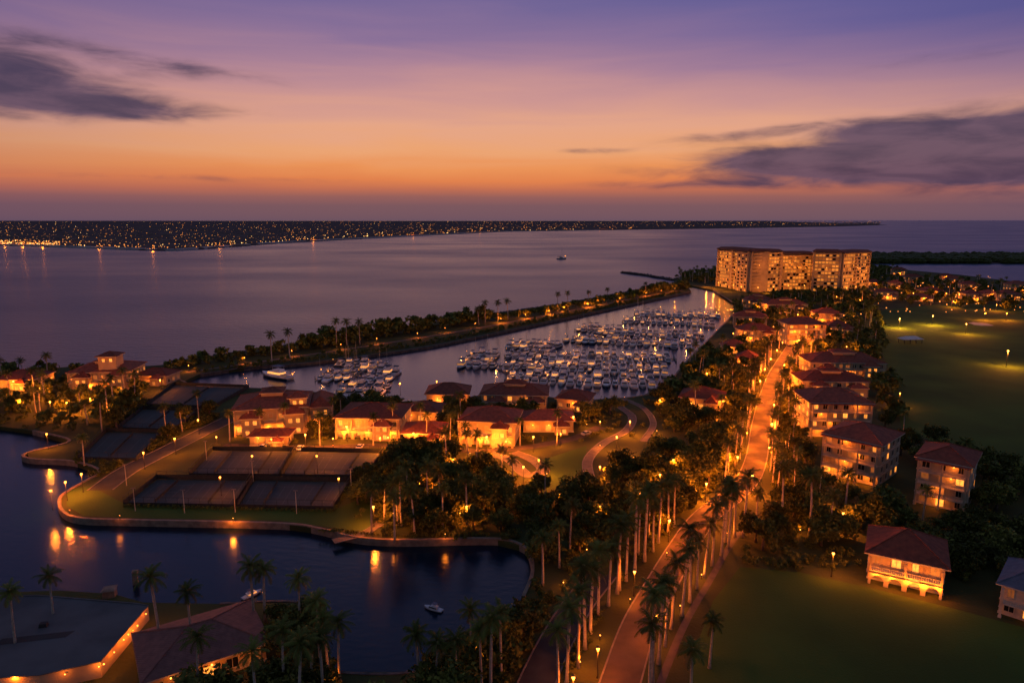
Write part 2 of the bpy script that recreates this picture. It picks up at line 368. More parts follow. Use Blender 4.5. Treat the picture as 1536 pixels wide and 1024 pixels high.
lawn([(100,758),(100,735),(135,728),(190,757),(500,765),(560,740),(560,800),(480,788),(420,780),(200,776),(125,773)],'grass strip beside the lagoon seawall')
lawn([(812,690),(880,668),(876,700),(850,725),(815,740),(795,720)],'small lawn inside the drive')
def road(name,pts,width,m,label,z=0.04,kerb=True,n=8,clr=1.0):
    c=catmull(GP(pts),n); roads.append((c,width/2+clr))
    mb=MB(); ribbon_mb(mb,c,-width/2,width/2,GL+z); struct(name,mb.mesh(name,[m]),label)
    if kerb:
        mb=MB(); ribbon_mb(mb,c,-width/2-0.3,-width/2,GL+z+0.12,GL); ribbon_mb(mb,c,width/2,width/2+0.3,GL+z+0.12,GL)
        struct('kerb',mb.mesh('kerb',[M_KERB]),'concrete kerb along '+label)
    return c
main_px=[(905,1110),(930,1024),(958,940),(990,880),(1022,825),(1055,778),(1100,742),(1124,715),(1136,680),(1141,640),(1150,600),(1163,562),(1182,530),(1195,508),(1205,480)]
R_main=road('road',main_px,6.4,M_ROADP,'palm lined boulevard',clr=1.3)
road('road',[(770,1120),(805,1024),(835,960),(868,905),(905,860)],6,M_ASPH,'dark service lane',z=0.03)
road('path',[(960,1110),(1000,1000),(1030,930),(1065,870),(1097,815),(1130,775)],1.4,M_PATHD,'paver footpath',z=0.06,kerb=False)
R_drive=road('road',[(150,735),(190,706),(250,675),(300,650),(345,628)],7,M_ASPH,'drive between the courts',z=0.035)
R_c1=road('path',[(885,720),(882,690),(905,665),(940,645),(948,625),(930,610)],2.8,M_PATH,'curving lit path',z=0.05,clr=2.8)
road('path',[(935,598),(965,612),(980,635),(965,662)],2.0,M_PATH,'curving pale path beside trees',z=0.07,clr=2.2)
road('path',[(735,680),(765,690),(790,712),(815,706),(800,690),(770,678)],3.6,M_PATH,'round entrance path',z=0.055,clr=2.2)
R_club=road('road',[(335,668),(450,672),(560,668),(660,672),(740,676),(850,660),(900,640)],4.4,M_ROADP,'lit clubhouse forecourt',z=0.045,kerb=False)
road('path',[(500,812),(545,800),(570,785)],2,M_PATH,'small garden path',z=0.05)
R_pen=road('path',[(280,558),(400,541),(550,519),(700,495),(850,467),(960,446),(1025,435)],2.6,M_PATH,'promenade along the peninsula',z=0.05,kerb=False)
# flat roofed building beside the lagoon
fr=GP([(-200,894),(60,893),(205,905),(222,908),(150,992),(60,1012),(-200,1030)],GL+3)
o=thing('flat_roofed_building','low flat roofed building with warm edge lights beside the lagoon','building',(0,0,0))
obj('wall',poly_mesh('wall',fr,GL+3,[M_ROOFFLAT,M_WALL],GL-.2),o)
lo_=[p for p in fr]+[fr[0]]
mb=MB(); ribbon_mb(mb,lo_,-.15,.15,GL+3.15,GL+3.0); obj('roof_edge',mb.mesh('roof_edge',[M_ROOFFLAT]),o)
p=G(60,950,GL+3); mb=MB(); mb.quad((-7,-2,.02),(5,-2.4,.02),(6,-.5,.02),(-6,0,.02)); mb.box(-1,2,0,.4,3.1,.7,0,.1,.1); obj('roof_hatch',mb.mesh('roof_hatch',[M_ASPH]),o,(p.x,p.y,GL+3.0),.25)
blockpolys.append(GP([(-200,880),(60,885),(240,897),(225,1040),(60,1100),(-200,1160)]))
def seawall(pts,label,wd=1.3,h=0.45,m=M_STONE,nn=5):
    c=catmull(GP(pts),nn); mb=MB(); ribbon_mb(mb,c,-wd/2,wd/2,GL+h,-1)
    return thing('seawall',label,'wall',(0,0,0),me=mb.mesh('seawall',[m]))
seawall(lag_n[:-2],'pale stone seawall curving around the lagoon',.8,.3)
seawall(lag_s[5:],'low stone seawall along the near lagoon bank',0.6,0.15,M_ROCK)
seawall([(262,565)]+mar_s[:-1],'stone quay wall along the marina',0.9,0.25)
seawall(pen_bot[::-1],'low quay wall on the marina side of the peninsula',1.0,0.2,M_ROCK)
def riprap(pts,n,wd,label):
    c=resample(catmull(GP(pts,0.5),6),1.0); mb=MB()
    for i in range(n):
        p,t=random.choice(c); q=p+Vector((-t.y,t.x))*U(-wd,wd)
        mb.blob((q.x,q.y,U(0.0,1.1)),U(0.6,1.6),0,5,U(0.5,1.0))
    struct('riprap_rocks',mb.mesh('riprap',[M_ROCK]),label,kind='stuff',cat='rocks')
riprap(pen_top[1:],1400,2.2,'dark boulders lining the bay shore')
riprap([(1012,420),(1040,410),(1080,404)],150,3,'boulders on the point')
c=GP([(935,408.5),(970,413),(1012,420)],1.0); mb=MB(); ribbon_mb(mb,catmull(c,6),-3,3,2.2,-1)
for i in range(240):
    p,t=random.choice(resample(c,2)); q=p+Vector((-t.y,t.x))*U(-4,4); mb.blob((q.x,q.y,U(0.5,2.4)),U(1,2.2),0,5,U(.6,1.3))
thing('breakwater','dark rock breakwater reaching into the bay','breakwater',(0,0,0),me=mb.mesh('breakwater',[M_ROCK]))

# ---------------------------------------------------------------- lights
def light(parent,loc,power,rad=0.25,col=ORANGE):
    d=bpy.data.lights.new('lamp_light','POINT'); d.energy=power; d.shadow_soft_size=rad; d.color=col
    o=bpy.data.objects.new('lamp_light',d); COL.objects.link(o); o.location=loc
    if parent: o.parent=parent
    return o
mb=MB(); mb.tube([(0,0,0),(0,0,0.5),(0,0,5.2)],[0.22,0.09,0.06],6); mb.box(-0.18,-0.18,5.2,0.18,0.18,5.3); POLE=mb.mesh('lamp_pole',[M_DARK])
mb=MB(); mb.blob((0,0,5.62),0.30,0,8); GLOBE=mb.mesh('lamp_globe',[M_LAMP],True)
mb=MB(); mb.box(-.3,-.3,5.92,.3,.3,6.06,0,.15,.15); CAPM=mb.mesh('lamp_cap',[M_DARK])
mb=MB(); mb.blob((0,0,0),0.20,0,6); BULB=mb.mesh('bulb',[M_LAMP],True)
def lamp(p,power,g='street lamps',sc=1.0,lab='lit globe street lamp on a dark pole',col=ORANGE):
    o=thing('street_lamp',lab,'street lamp',(p[0],p[1],GL),0,g,sc=sc)
    obj('pole',POLE,o); obj('lamp_globe',GLOBE,o); obj('lamp_cap',CAPM,o)
    if power: light(o,(0,-0.5,5.0),power,col=col)
    return o
LK=4.6
for u,v,pw in [(70,651,900),(215,679,900),(262,658,900),(297,630,1200),(122,711,1300),(98,723,1000),(76,736,500),
    (330,716,260),(508,718,260),(378,684,240),(475,684,240),(458,652,1900),(570,657,1900),(620,650,1700),(520,640,1600),(730,655,2300),(800,655,1900),(690,640,1900),(860,625,1900),(945,632,2200),(925,655,1600),
    (990,712,1200),(752,682,2200),(808,690,2200),(785,700,1400),(655,572,700),(600,575,700),(1478,470,3500),(1495,457,2500),(1340,440,2500),(1312,434,2500),(1400,430,1800),(1450,440,2000),
    (1536,440,2500),(1430,452,2500),(1370,440,2500),(1510,470,3000),(1420,440,2200),(1460,428,2000),(20,572,1400),(60,582,1700),(100,604,1900),(135,598,1900),(240,570,900),(200,585,1400),(75,603,1300),(30,600,1100),(165,612,900),(860,1016,400),(716,968,300),(1040,590,1400),(1085,600,900),(1265,770,1100),(1250,830,600),(680,690,1900),(630,720,1600),(900,700,1300),(560,760,1300),(840,740,1100),(1010,690,1100),(900,760,700),(960,740,700),(700,760,1000),
    (1110,470,1500),(1140,460,2000),(1205,500,2200),(1225,520,2000),(1250,470,1800),(1175,480,2000),(1100,500,1400),(1290,450,2200),(1255,445,1500),(1120,445,2500),(1140,495,1700),(1270,520,1400),(1350,590,500),(1060,560,1400),(990,600,1100)]:
    lamp(G(u,v,GL+5.5),pw*LK*(1.25 if v<600 else 1.0))
lamp(G(1512,526,GL+9),26000,'golf course lamps',1.6,'bright lamp on the golf fairway',(1,.30,.03))
lamp(G(1400,470,GL+9),36000,'golf course lamps',1.3,'bright lamp on the golf fairway',(1,.38,.04))
lamp(G(1350,474,GL+9),36000,'golf course lamps',1.3,'bright lamp on the golf fairway',(1,.38,.04))
lamp(G(1450,482,GL+9),22000,'golf course lamps',1.3,'bright lamp on the golf fairway',(1,.30,.03))
for i,(p,t_) in enumerate(resample(R_main,14)):
    if i<1: continue
    s_=1 if i%2 else -1
    q=p+Vector((-t_.y,t_.x))*4.0*s_
    d_=p.length
    lamp(q,2600 if d_<150 else (7500 if d_<185 else 17000),'lamps along the boulevard',col=ROADC)
for i,(p,t_) in enumerate(resample(R_pen,30)):
    lamp(p+Vector((-t_.y,t_.x))*1.9+Vector((U(-3,3),0)),1800 if p.y<500 else 7000,'promenade lamps',0.6,'small lit lamp on the peninsula promenade')
for i,(p,t_) in enumerate(resample(R_club,20)):
    lamp(p+Vector((-t_.y,t_.x))*(-4),3200,'forecourt lamps',0.8)
mb=MB(); mb.tube([(0,0,-.2),(0,0,.9)],[.1,.08],6); mb.box(-.14,-.14,.9,.14,.14,.96); BOL=mb.mesh('added_bollard_post',[M_DARK])
def bollard(p,pw,lab='added low bollard lamp in the garden',g='added garden lamps'):  # lamps added to warm the ground and the undersides of trees
    o=thing('added_bollard_lamp',lab,'added bollard lamp',(p.x,p.y,GL),0,g); obj('post',BOL,o); obj('lamp_globe',BULB,o,(0,0,1.1),0,.6); light(o,(0,-.4,2.2),pw,.3)
for u,v,pw in [(350,782,1700),(592,806,350),(668,806,350),(105,770,500),(180,778,200)]:  # lamps added by the wall to throw orange streaks on the lagoon
    p=G(u,v,GL+.45); o=thing('added_bollard_lamp','added low bollard lamp on the lagoon seawall','added bollard lamp',(p.x,p.y,GL+.35),0,'added seawall lamps'); obj('post',BOL,o); obj('lamp_globe',BULB,o,(0,0,1.1),0,.4); light(o,(0,-.9,1.3),pw,.6)
for u,v,pw in [(590,660,1100),(650,682,1100),(705,684,1100),(760,668,1100),(640,640,1100),(600,632,1100),(585,612,800),(820,640,1100),(880,640,1100),(900,672,900),(700,612,1100),(830,628,1100),(660,622,1100),(480,662,1100),(500,672,900),(400,662,1100),
    (590,775,900),(640,770,900),(690,775,900),(640,745,900),(700,735,900),(585,735,900),(760,745,800),(820,715,900),(880,735,700),(950,690,800),(1020,720,700),(1080,690,900),(1075,640,900),(1040,630,900),(985,650,900),(1190,700,900),(1185,640,900),(1215,600,900),(1210,740,800),(1160,770,700),
    (1240,500,1500),(1160,500,1500),(1200,480,1500),(1110,530,1200),(1280,480,1500),(1130,580,1000),(1085,575,900),(1200,800,450),(930,770,500),(880,830,400),(845,880,350),
    (945,905,420),(900,960,420),(870,1000,380),(1000,835,420),(1052,868,400),(1020,915,400),(1090,805,500),(740,985,260),(640,1030,220),(500,1030,220),(395,895,120),(340,1040,220),
    (50,600,800),(120,612,800),(180,575,800),(15,590,800),(90,572,800)]:
    bollard(G(u,v),pw*1.25)

# ---------------------------------------------------------------- buildings
def winmesh(gm,wd=1.5,hg=1.7):
    mb=MB(); f=0.12
    mb.box(-wd/2-f,-0.10,-f,wd/2+f,0.02,0,0); mb.box(-wd/2-f,-0.10,hg,wd/2+f,0.02,hg+f,0)
    mb.box(-wd/2-f,-0.10,0,-wd/2,0.02,hg,0); mb.box(wd/2,-0.10,0,wd/2+f,0.02,hg,0); mb.box(-0.04,-0.07,0,0.04,0.01,hg,0)
    mb.quad((-wd/2,-0.03,0),(wd/2,-0.03,0),(wd/2,-0.03,hg),(-wd/2,-0.03,hg),1)
    mb.box(-wd/2-.2,-0.22,-f-.1,wd/2+.2,-0.103,-f,0)
    return mb.mesh('window',[M_WHITE,gm])
W_L,W_D,W_X=winmesh(M_WLIT),winmesh(M_WDIM),winmesh(M_GLASS)
W_HL,W_HD=winmesh(M_HLIT),winmesh(M_HDIM)
def doormesh():
    mb=MB(); mb.box(-1.1,-0.14,0,-0.95,0.02,2.6,0); mb.box(.95,-0.14,0,1.1,0.02,2.6,0); mb.box(-1.1,-0.14,2.6,1.1,0.02,2.8,0)
    mb.box(-.95,-0.06,0,.95,-0.02,2.6,1); return mb.mesh('door',[M_WHITE,M_WLIT])
DOOR=doormesh()
def hip(w_,d,z,h,ov=0.9):
    mb=MB(); x0,y0,x1,y1=-ov,-ov,w_+ov,d+ov
    mb.box(x0,y0,z,x1,y1,z+0.28,1)
    z+=0.282
    W2,D2=x1-x0,y1-y0
    if W2>=D2: r0=Vector((x0+D2/2,(y0+y1)/2,z+h)); r1=Vector((x1-D2/2,(y0+y1)/2,z+h)); 
    else: r0=Vector(((x0+x1)/2,y0+W2/2,z+h)); r1=Vector(((x0+x1)/2,y1-W2/2,z+h))
    a,b_,c,d_=(x0,y0,z),(x1,y0,z),(x1,y1,z),(x0,y1,z)
    if W2>=D2: mb.quad(a,b_,r1,r0); mb.quad(c,d_,r0,r1); mb.tri(b_,c,r1); mb.tri(d_,a,r0)
    else: mb.quad(b_,c,r1,r0); mb.quad(d_,a,r0,r1); mb.tri(a,b_,r0); mb.tri(c,d_,r1)
    for s_,t_ in ((a,r0),(b_,r1),(c,r1),(d_,r0),(r0,r1)) if W2>=D2 else ((a,r0),(b_,r0),(c,r1),(d_,r1),(r0,r1)):
        if (Vector(s_)-Vector(t_)).length>0.3: mb.tube([Vector(s_)+Vector((0,0,.03)),Vector(t_)+Vector((0,0,.03))],0.16,5,0)
    return mb
def arcade(w_,y,z,h,bay=3.2,th=.35):
    mb=MB(); n=max(1,int(w_/bay)); b=w_/n; r=b*.36; K=6
    for i in range(n):
        x0=i*b; xc=x0+b/2; zs=z+h*.45
        zt=z+h
        for (xa,xb) in ((x0,xc-r),(xc+r,x0+b)): mb.box(xa,y,z,xb,y+th,zt)
        pr=None
        for k in range(K+1):
            a=math.pi*k/K; px=xc-r*math.cos(a); pz=zs+min(r,h*.45)*math.sin(a)
            if pr: 
                mb.quad((pr[0],y,pr[1]),(px,y,pz),(px,y,zt),(pr[0],y,zt)); mb.quad((pr[0],y,pr[1]),(pr[0],y+th,pr[1]),(px,y+th,pz),(px,y,pz))
            pr=(px,pz)
        mb.quad((x0,y+.01,zt),(x0+b,y+.01,zt),(x0+b,y+th,zt),(x0,y+th,zt))
    return mb
def building(name,label,cat,pL,pR,depth,storeys,fh=3.4,wm=M_WALL,rm=M_ROOF,lit=0.6,roof_h=3.0,balc=True,lamps=2,lp=500,group='villas of the resort',front=9,bay=3.3,tower=None,arch=False,wings=True):
    a=G(*pL); b_=G(*pR); w_=(b_-a).length; rz=math.atan2(b_.y-a.y,b_.x-a.x)
    o=thing(name,label,cat,(a.x,a.y,GL),rz,group)
    blockers.append((a.copy(),rz,w_,depth,front))
    Ht=storeys*fh
    mb=MB(); mb.box(0,0,-.3,w_,depth,Ht)
    for s_ in range(1,storeys):
        z=s_*fh
        mb.box(-0.1,-0.1,z-.15,w_+.1,-0.003,z+.15,1); mb.box(w_+.003,-0.1,z-.15,w_+.1,depth,z+.15,1); mb.box(-0.1,-0.002,z-.15,-.003,depth,z+.15,1)
    mb.box(-0.12,-0.12,-.3,w_+.12,-.004,.5,1)
    obj('wall',mb.mesh('wall',[wm,M_WHITE]),o)
    rf=obj('roof',hip(w_,depth,Ht,roof_h).mesh('roof',[rm,M_WHITE]),o)
    if w_>22 and storeys<=2 and lamps!=3 or w_>28:
        lw=w_*.3; l_=obj('lantern',None,rf,(w_*.35,depth*.33,Ht+roof_h*.45)); mb=MB(); mb.box(0,0,0,lw,depth*.34,roof_h*.6); obj('wall',mb.mesh('lantern_wall',[wm]),l_); 
        obj('roof',hip(lw,depth*.34,roof_h*.6,1.3,.6).mesh('roof',[rm,M_WHITE]),l_)
    spots=[]
    if wings and w_>13 and storeys<=2 and lamps: spots=[.62] if w_<24 else [.12,.70]
    for sx_ in spots:
        gw=min(7,w_*.26); gx=w_*sx_; g_=obj('entrance_wing',None,o,(gx,-3.6,0)); hh=Ht*U(.62,.86)
        mb=MB(); mb.box(0,0,-.3,gw,3.59,hh); obj('wall',mb.mesh('wall',[wm]),g_)
        obj('roof',hip(gw,6.5,hh,roof_h*.6,.7).mesh('roof',[rm,M_WHITE]),g_)
        for q in ((.3,.7) if gw>4.5 else (.5,)): 
            for s_ in range(storeys): 
                if .7+s_*fh*.8+1.5<hh: obj('window',W_L,g_,(gw*q,0,.7+s_*fh*.8),0,.85)
    nb=max(1,int(w_/bay)); cnt=0
    def pick():
        x=rnd(); return W_L if x<lit*.75 else (W_D if x<lit*.75+0.35 else W_X)
    for s_ in range(storeys):
        z=s_*fh+0.9
        for i in range(nb):
            x=(i+.5)*w_/nb
            if s_==0 and i==nb//2: obj('door',DOOR,o,(x,0,0)); continue
            if cnt<90: obj('window',pick(),o,(x,0,z),0,(U(.7,1.3),1,U(.85,1.12))); cnt+=1
        nd=max(1,int(depth/3.8))
        for i in range(nd):
            y=(i+.5)*depth/nd
            if a.x>60 and cnt<90 : obj('window',pick(),o,(0,y,z),-math.pi/2); cnt+=1
            if a.x<-20 and cnt<90: obj('window',pick(),o,(w_,y,z),math.pi/2); cnt+=1
            elif a.x>60 and storeys>2 and cnt<90: obj('window',pick(),o,(w_,y,z),math.pi/2); cnt+=1
    bd=2.0
    if arch: obj('arcade',arcade(w_-.6,-bd-.5,-.2,fh-.15).mesh('arcade',[wm]),o,(.3,0,0))
    if balc:
        for s_ in range(1,storeys):
            z=s_*fh; mb=MB(); mb.box(0.3,-bd,z-.12,w_-.3,-.105,z+.1)
            mb.box(.3,-bd,z+.95,w_-.3,-bd+.1,z+1.05)
            k=int(w_/0.45)
            for j in range(k+1):
                x=.3+(w_-.7)*j/k; mb.box(x,-bd+.02,z+.1,x+.07,-bd+.08,z+.95)
            obj('balcony',mb.mesh('balcony',[M_WHITE]),o)
        if storeys>1:
            n=max(2,int(w_/5)); 
            for j in range(n+1):
                x=.5+(w_-1)*j/n; mb=MB(); mb.box(x-.2,-bd+.0,-.2,x+.2,-bd+.4,Ht-.01); mb.box(x-.3,-bd-.1,-.2,x+.3,-bd+.5,.4)
                obj('column',mb.mesh('column',[wm]),o)
            if storeys>2:
                mb=MB(); mb.box(-.3,-bd-.5,Ht-.1,w_+.3,-.95,Ht+.12); obj('canopy',mb.mesh('canopy',[rm]),o)
    for j in range(lamps):
        x=w_*(j+.5)/lamps+U(-.6,.6); wl=obj('wall_lamp',BULB,o,(x,-.35,2.9),0,.8)
        light(wl,(0,-(3.6 if arch else 1.6),-.4),lp*U(.6,1.15)*1.9,.2)
    if storeys>2 and lamps:
        for s_ in range(1,storeys):
            wl=obj('wall_lamp',BULB,o,(w_*U(.15,.85),-.35,s_*fh+2.4),0,.6); light(wl,(0,-1.0,-.2),lp*.7,.2)
    if tower:
        tx,tw,th=tower; mb=MB(); mb.box(tx,1,Ht,tx+tw,1+tw,Ht+th); tt=obj('tower',mb.mesh('tower',[wm]),o)
        hm=hip(tw,tw,0,1.8,.9).mesh('roof',[rm,M_WHITE]); obj('roof',hm,tt,(tx,1,Ht+th))
        for q in (.3,.7): obj('window',W_L,tt,(tx+tw*q,1,Ht+th-2.3),0,.8)
    return o
B=building
B('clubhouse','large cream clubhouse with red hip roof glowing orange','building',(352,652),(462,645),22,2,4.6,lit=.75,roof_h=4.0,lamps=7,lp=620,group=None,front=14,arch=True,tower=(20,6,3.2))
B('clubhouse_annex','lower annex of the clubhouse with red hip roof','building',(466,640),(497,638),18,2,3.8,lit=.6,roof_h=3.0,lamps=2,lp=500,group=None)
B('entrance_lodge','low lit entrance lodge before the clubhouse','building',(375,669),(432,668),8,1,3.4,lit=.8,roof_h=1.6,lamps=2,lp=300,group=None)
B('restaurant','wide pavilion with dark red roof near the courts','building',(505,655),(600,657),20,2,3.6,lit=.45,roof_h=3.2,lamps=3,lp=420,group=None,arch=True)
B('villa','small marina villa with red hip roof','house',(640,607),(702,607),14,1,4.6,lit=.5,roof_h=3.4,lamps=2,lp=500)
B('villa','long lit marina villa with red hip roof','house',(722,614),(820,616),16,2,3.2,lit=.7,roof_h=3.2,lamps=4,lp=550,arch=True)
B('villa','two storey lit villa among dark palms','house',(690,665),(772,669),16,2,4.2,lit=.8,roof_h=3.4,lamps=4,lp=520,arch=True)
B('villa','small marina villa with red hip roof','house',(835,612),(882,616),12,1,4.2,lit=.4,roof_h=3.0,lamps=1,lp=450)
B('villa','single storey villa lit by wall lamps','house',(785,648),(860,648),12,1,4.4,lit=.6,roof_h=2.6,lamps=3,lp=400)
B('villa','single storey villa lit by wall lamps','house',(605,668),(665,668),12,1,4.4,lit=.7,roof_h=2.6,lamps=2,lp=420)
B('villa','small villa with red roof between palms','house',(608,632),(655,634),12,1,4.2,lit=.7,roof_h=2.8,lamps=2,lp=420)
B('villa','low house with red roof beside the boulevard trees','house',(1020,612),(1082,618),14,1,4.8,lit=.5,roof_h=3.6,lamps=2,lp=450)
B('villa','waterfront villa with a small roofed tower','house',(105,586),(196,583),20,2,4.2,lit=.75,roof_h=3.6,lamps=4,lp=700,tower=(13,8,7),arch=True)
B('villa','low waterfront house with glowing windows','house',(-10,585),(52,584),16,1,4.8,lit=.7,roof_h=3.0,lamps=3,lp=600)
B('villa','low waterfront house with glowing windows','house',(202,576),(250,577),12,1,4.2,lit=.5,roof_h=2.6,lamps=1,lp=450)
g2='apartment blocks beside the fairway'
B('apartment_block','low block with long dark red roof','building',(1215,563),(1326,565),18,2,3.4,lit=.3,roof_h=4.0,lamps=3,lp=520,group=g2)
B('apartment_block','low block with long dark red roof','building',(1203,592),(1300,594),16,2,3.2,lit=.25,roof_h=3.4,lamps=2,lp=480,group=g2)
B('apartment_block','four storey pale block with balconies and red roof','building',(1212,654),(1303,656),17,4,3.2,wm=M_WALLW,lit=.35,roof_h=3.6,lamps=3,lp=520,group=g2)
B('apartment_block','four storey pale block with balconies and red roof','building',(1232,708),(1316,730),17,4,3.2,wm=M_WALLW,lit=.3,roof_h=3.4,lamps=3,lp=480,group=g2)
B('apartment_block','four storey pale block with brown roof at the lawn edge','building',(1370,752),(1448,770),15,4,3.3,wm=M_WALLW,lit=.12,roof_h=2.8,lamps=1,lp=240,group=g2)
B('villa','lit two storey house with terracotta hip roof on the lawn','house',(1300,866),(1414,892),14,2,3.0,lit=.8,roof_h=4.2,lamps=5,lp=420,arch=True,wings=False)
B('villa','white house with grey slate roof and pale windows','house',(1497,918),(1590,948),13,2,3.1,wm=M_WHITE,rm=M_ROOFB,lit=.0,roof_h=3.4,lamps=0)
B('villa','long low house with broad faded red roof by the lagoon','house',(222,1050),(400,990),15,1,3.6,rm=M_ROOFD,lit=.2,roof_h=3.0,lamps=3,lp=70,front=2,wings=False)
for (l,r_,d,s_,fh) in [((1180,517),(1236,517),16,4,3.3),((1100,489),(1150,491),14,2,3.6),((1150,470),(1210,470),14,2,3.8),((1222,484),(1262,485),14,2,3.6),((1112,512),(1162,512),14,2,3.6),((1240,505),(1278,506),14,2,3.4),
    ((1120,462),(1160,462),14,2,3.6),((1085,530),(1120,531),12,1,4),((1105,548),(1135,550),12,1,4)]:
    B('townhouse','cream townhouse with red hip roof and warm windows','house',l,r_,d,s_,fh,lit=.6,roof_h=3.6,lamps=2,lp=1000,group='townhouses by the marina',front=5,bay=4)
for i,(u,v) in enumerate([(1312,428),(1345,434),(1372,424),(1400,441),(1430,427),(1455,436),(1490,446),(1515,452),(1530,436),(1385,452),(1330,449),(1462,452),(1420,418),(1350,412)]):
    B('villa','distant house with warm windows among trees','house',(u-13,v),(u+U(8,16),v+U(-.5,1)),14,2 if i%3 else 1,3.6,lit=.5,roof_h=3.4,lamps=1,lp=1200,group='houses by the golf course',front=4,bay=5)
p=G(1365,514); o=thing('golf_shelter','small pale roofed shelter on the fairway edge','shelter',(p.x,p.y,GL),.1)
mb=MB(); mb.box(-7,-3.5,2.6,7,3.5,2.8); mb.box(-7,-3.5,2.803,7,3.5,4.4,0,3.2,3.0); obj('roof',mb.mesh('roof',[M_PALE]),o)
for x in (-6,-2,2,6):
    for y in (-3,3): mb=MB(); mb.box(x-.12,y-.12,0,x+.12,y+.12,2.6); obj('post',mb.mesh('post',[M_DARK]),o)

def highrise():
    GOLD=(1.0,.26,.022)
    segs=[((1076,429),(1098,433),45),((1098,433),(1122,438),45),((1122,438),(1168,436),44),((1168,434.5),(1216,434),41),((1216,437.5),(1258,439),44),((1258,439),(1299,434),42)]
    p0=G(1122,438); o=thing('high_rise_hotel','long cream high rise hotel with lit balconies','building',(p0.x,p0.y,GL),0,None)
    rest=MB(); cnt=0; fh=3.8
    for (l,r_,Ht) in segs:
        a=G(*l)-p0; b_=G(*r_)-p0; w_=(b_-a).length; rz=math.atan2(b_.y-a.y,b_.x-a.x); d=22
        c_,s2=math.cos(rz),math.sin(rz)
        blockers.append((G(*l),rz,w_,d,14))
        n=max(1,round(w_/26)); nf=int(Ht/fh); Ht=nf*fh+.6+(Ht%fh)*.6
        mb=MB(); mb.box(0,0,-.3,w_,d,Ht)
        for j in range(n+1):
            x=min(max(w_*j/n,.9),w_-.9); mb.box(x-.9,-2.5,-.3,x+.9,-.004,Ht)
        ob=obj('wing',mb.mesh('wing',[M_WALL]),o,(a.x,a.y,0),rz)
        mb=MB(); mb.box(-.4,-3.2,Ht+.003,w_+.4,d+.4,Ht+.7,1); mb.box(-.8,-3.8,Ht+.703,w_+.8,d+.8,Ht+3.0,0,3.5,4.5)
        obj('roof',mb.mesh('roof',[M_ROOF,M_ROCK]),ob)
        for s_ in range(1,nf+1):
            z=s_*fh; mbb=MB() 
            for j in range(n):
                x0=w_*j/n+(.95 if j else 1.85); x1=w_*(j+1)/n-(.95 if j<n-1 else 1.85)
                mbb.box(x0,-2.7,z-.25,x1,-.005,z+.1); mbb.box(x0,-2.7,z+.1,x1,-2.5,z+1.15)
            obj('balcony',mbb.mesh('balcony',[M_WALL]),ob)
        for j in range(n):
            x0=w_*j/n+(1.1 if j else 2.0); x1=w_*(j+1)/n-(1.1 if j<n-1 else 2.0)
            nb=max(2,int((x1-x0)/3.2))
            for s_ in range(nf):
                for i in range(nb):
                    wx=(x1-x0)/nb; x=x0+(i+.5)*wx; z=s_*fh+.25; q=rnd()
                    g=M_HLIT if q<.52 else (M_HDIM if q<.8 else M_GLASS)
                    if cnt<100 and rnd()<.22: obj('window',W_HL if g is M_HLIT else (W_HD if g is M_HDIM else W_X),ob,(x,-.02,z),0,(wx/1.95,1,1.75)); cnt+=1
                    else:
                        def T(xx,zz): return (a.x+xx*c_+.05*s2,a.y+xx*s2-.05*c_,zz)
                        rest.quad(T(x-wx*.40,z),T(x+wx*.40,z),T(x+wx*.40,z+3.0),T(x-wx*.40,z+3.0),0 if g is M_HLIT else (1 if g is M_HDIM else 2))
        for s_ in range(nf):
            for y in (6,12,18):
                z=s_*fh+.5
                def T2(yy,zz): return (a.x-.06*c_-yy*s2,a.y-.06*s2+yy*c_,zz)
                rest.quad(T2(y+1.3,z),T2(y-1.3,z),T2(y-1.3,z+2.2),T2(y+1.3,z+2.2),0 if rnd()<.3 else 2)
        m=max(1,round(w_/20))
        for j in range(m):
            wl=obj('wall_lamp',BULB,ob,(w_*(j+.5)/m,-3.3,5),0,2.2); light(wl,(0,-7,0),7000*U(.6,1.3),.25,GOLD)
            wl=obj('wall_lamp',BULB,ob,(w_*(j+.5)/m,-3.3,U(22,34)),0,1.4); light(wl,(0,-7,0),3000*U(.5,1.4),.25,GOLD)
    q=obj('window_panes',rest.mesh('window_panes',[M_HLIT,M_HDIM,M_GLASS]),o); q['kind']='stuff'
highrise()

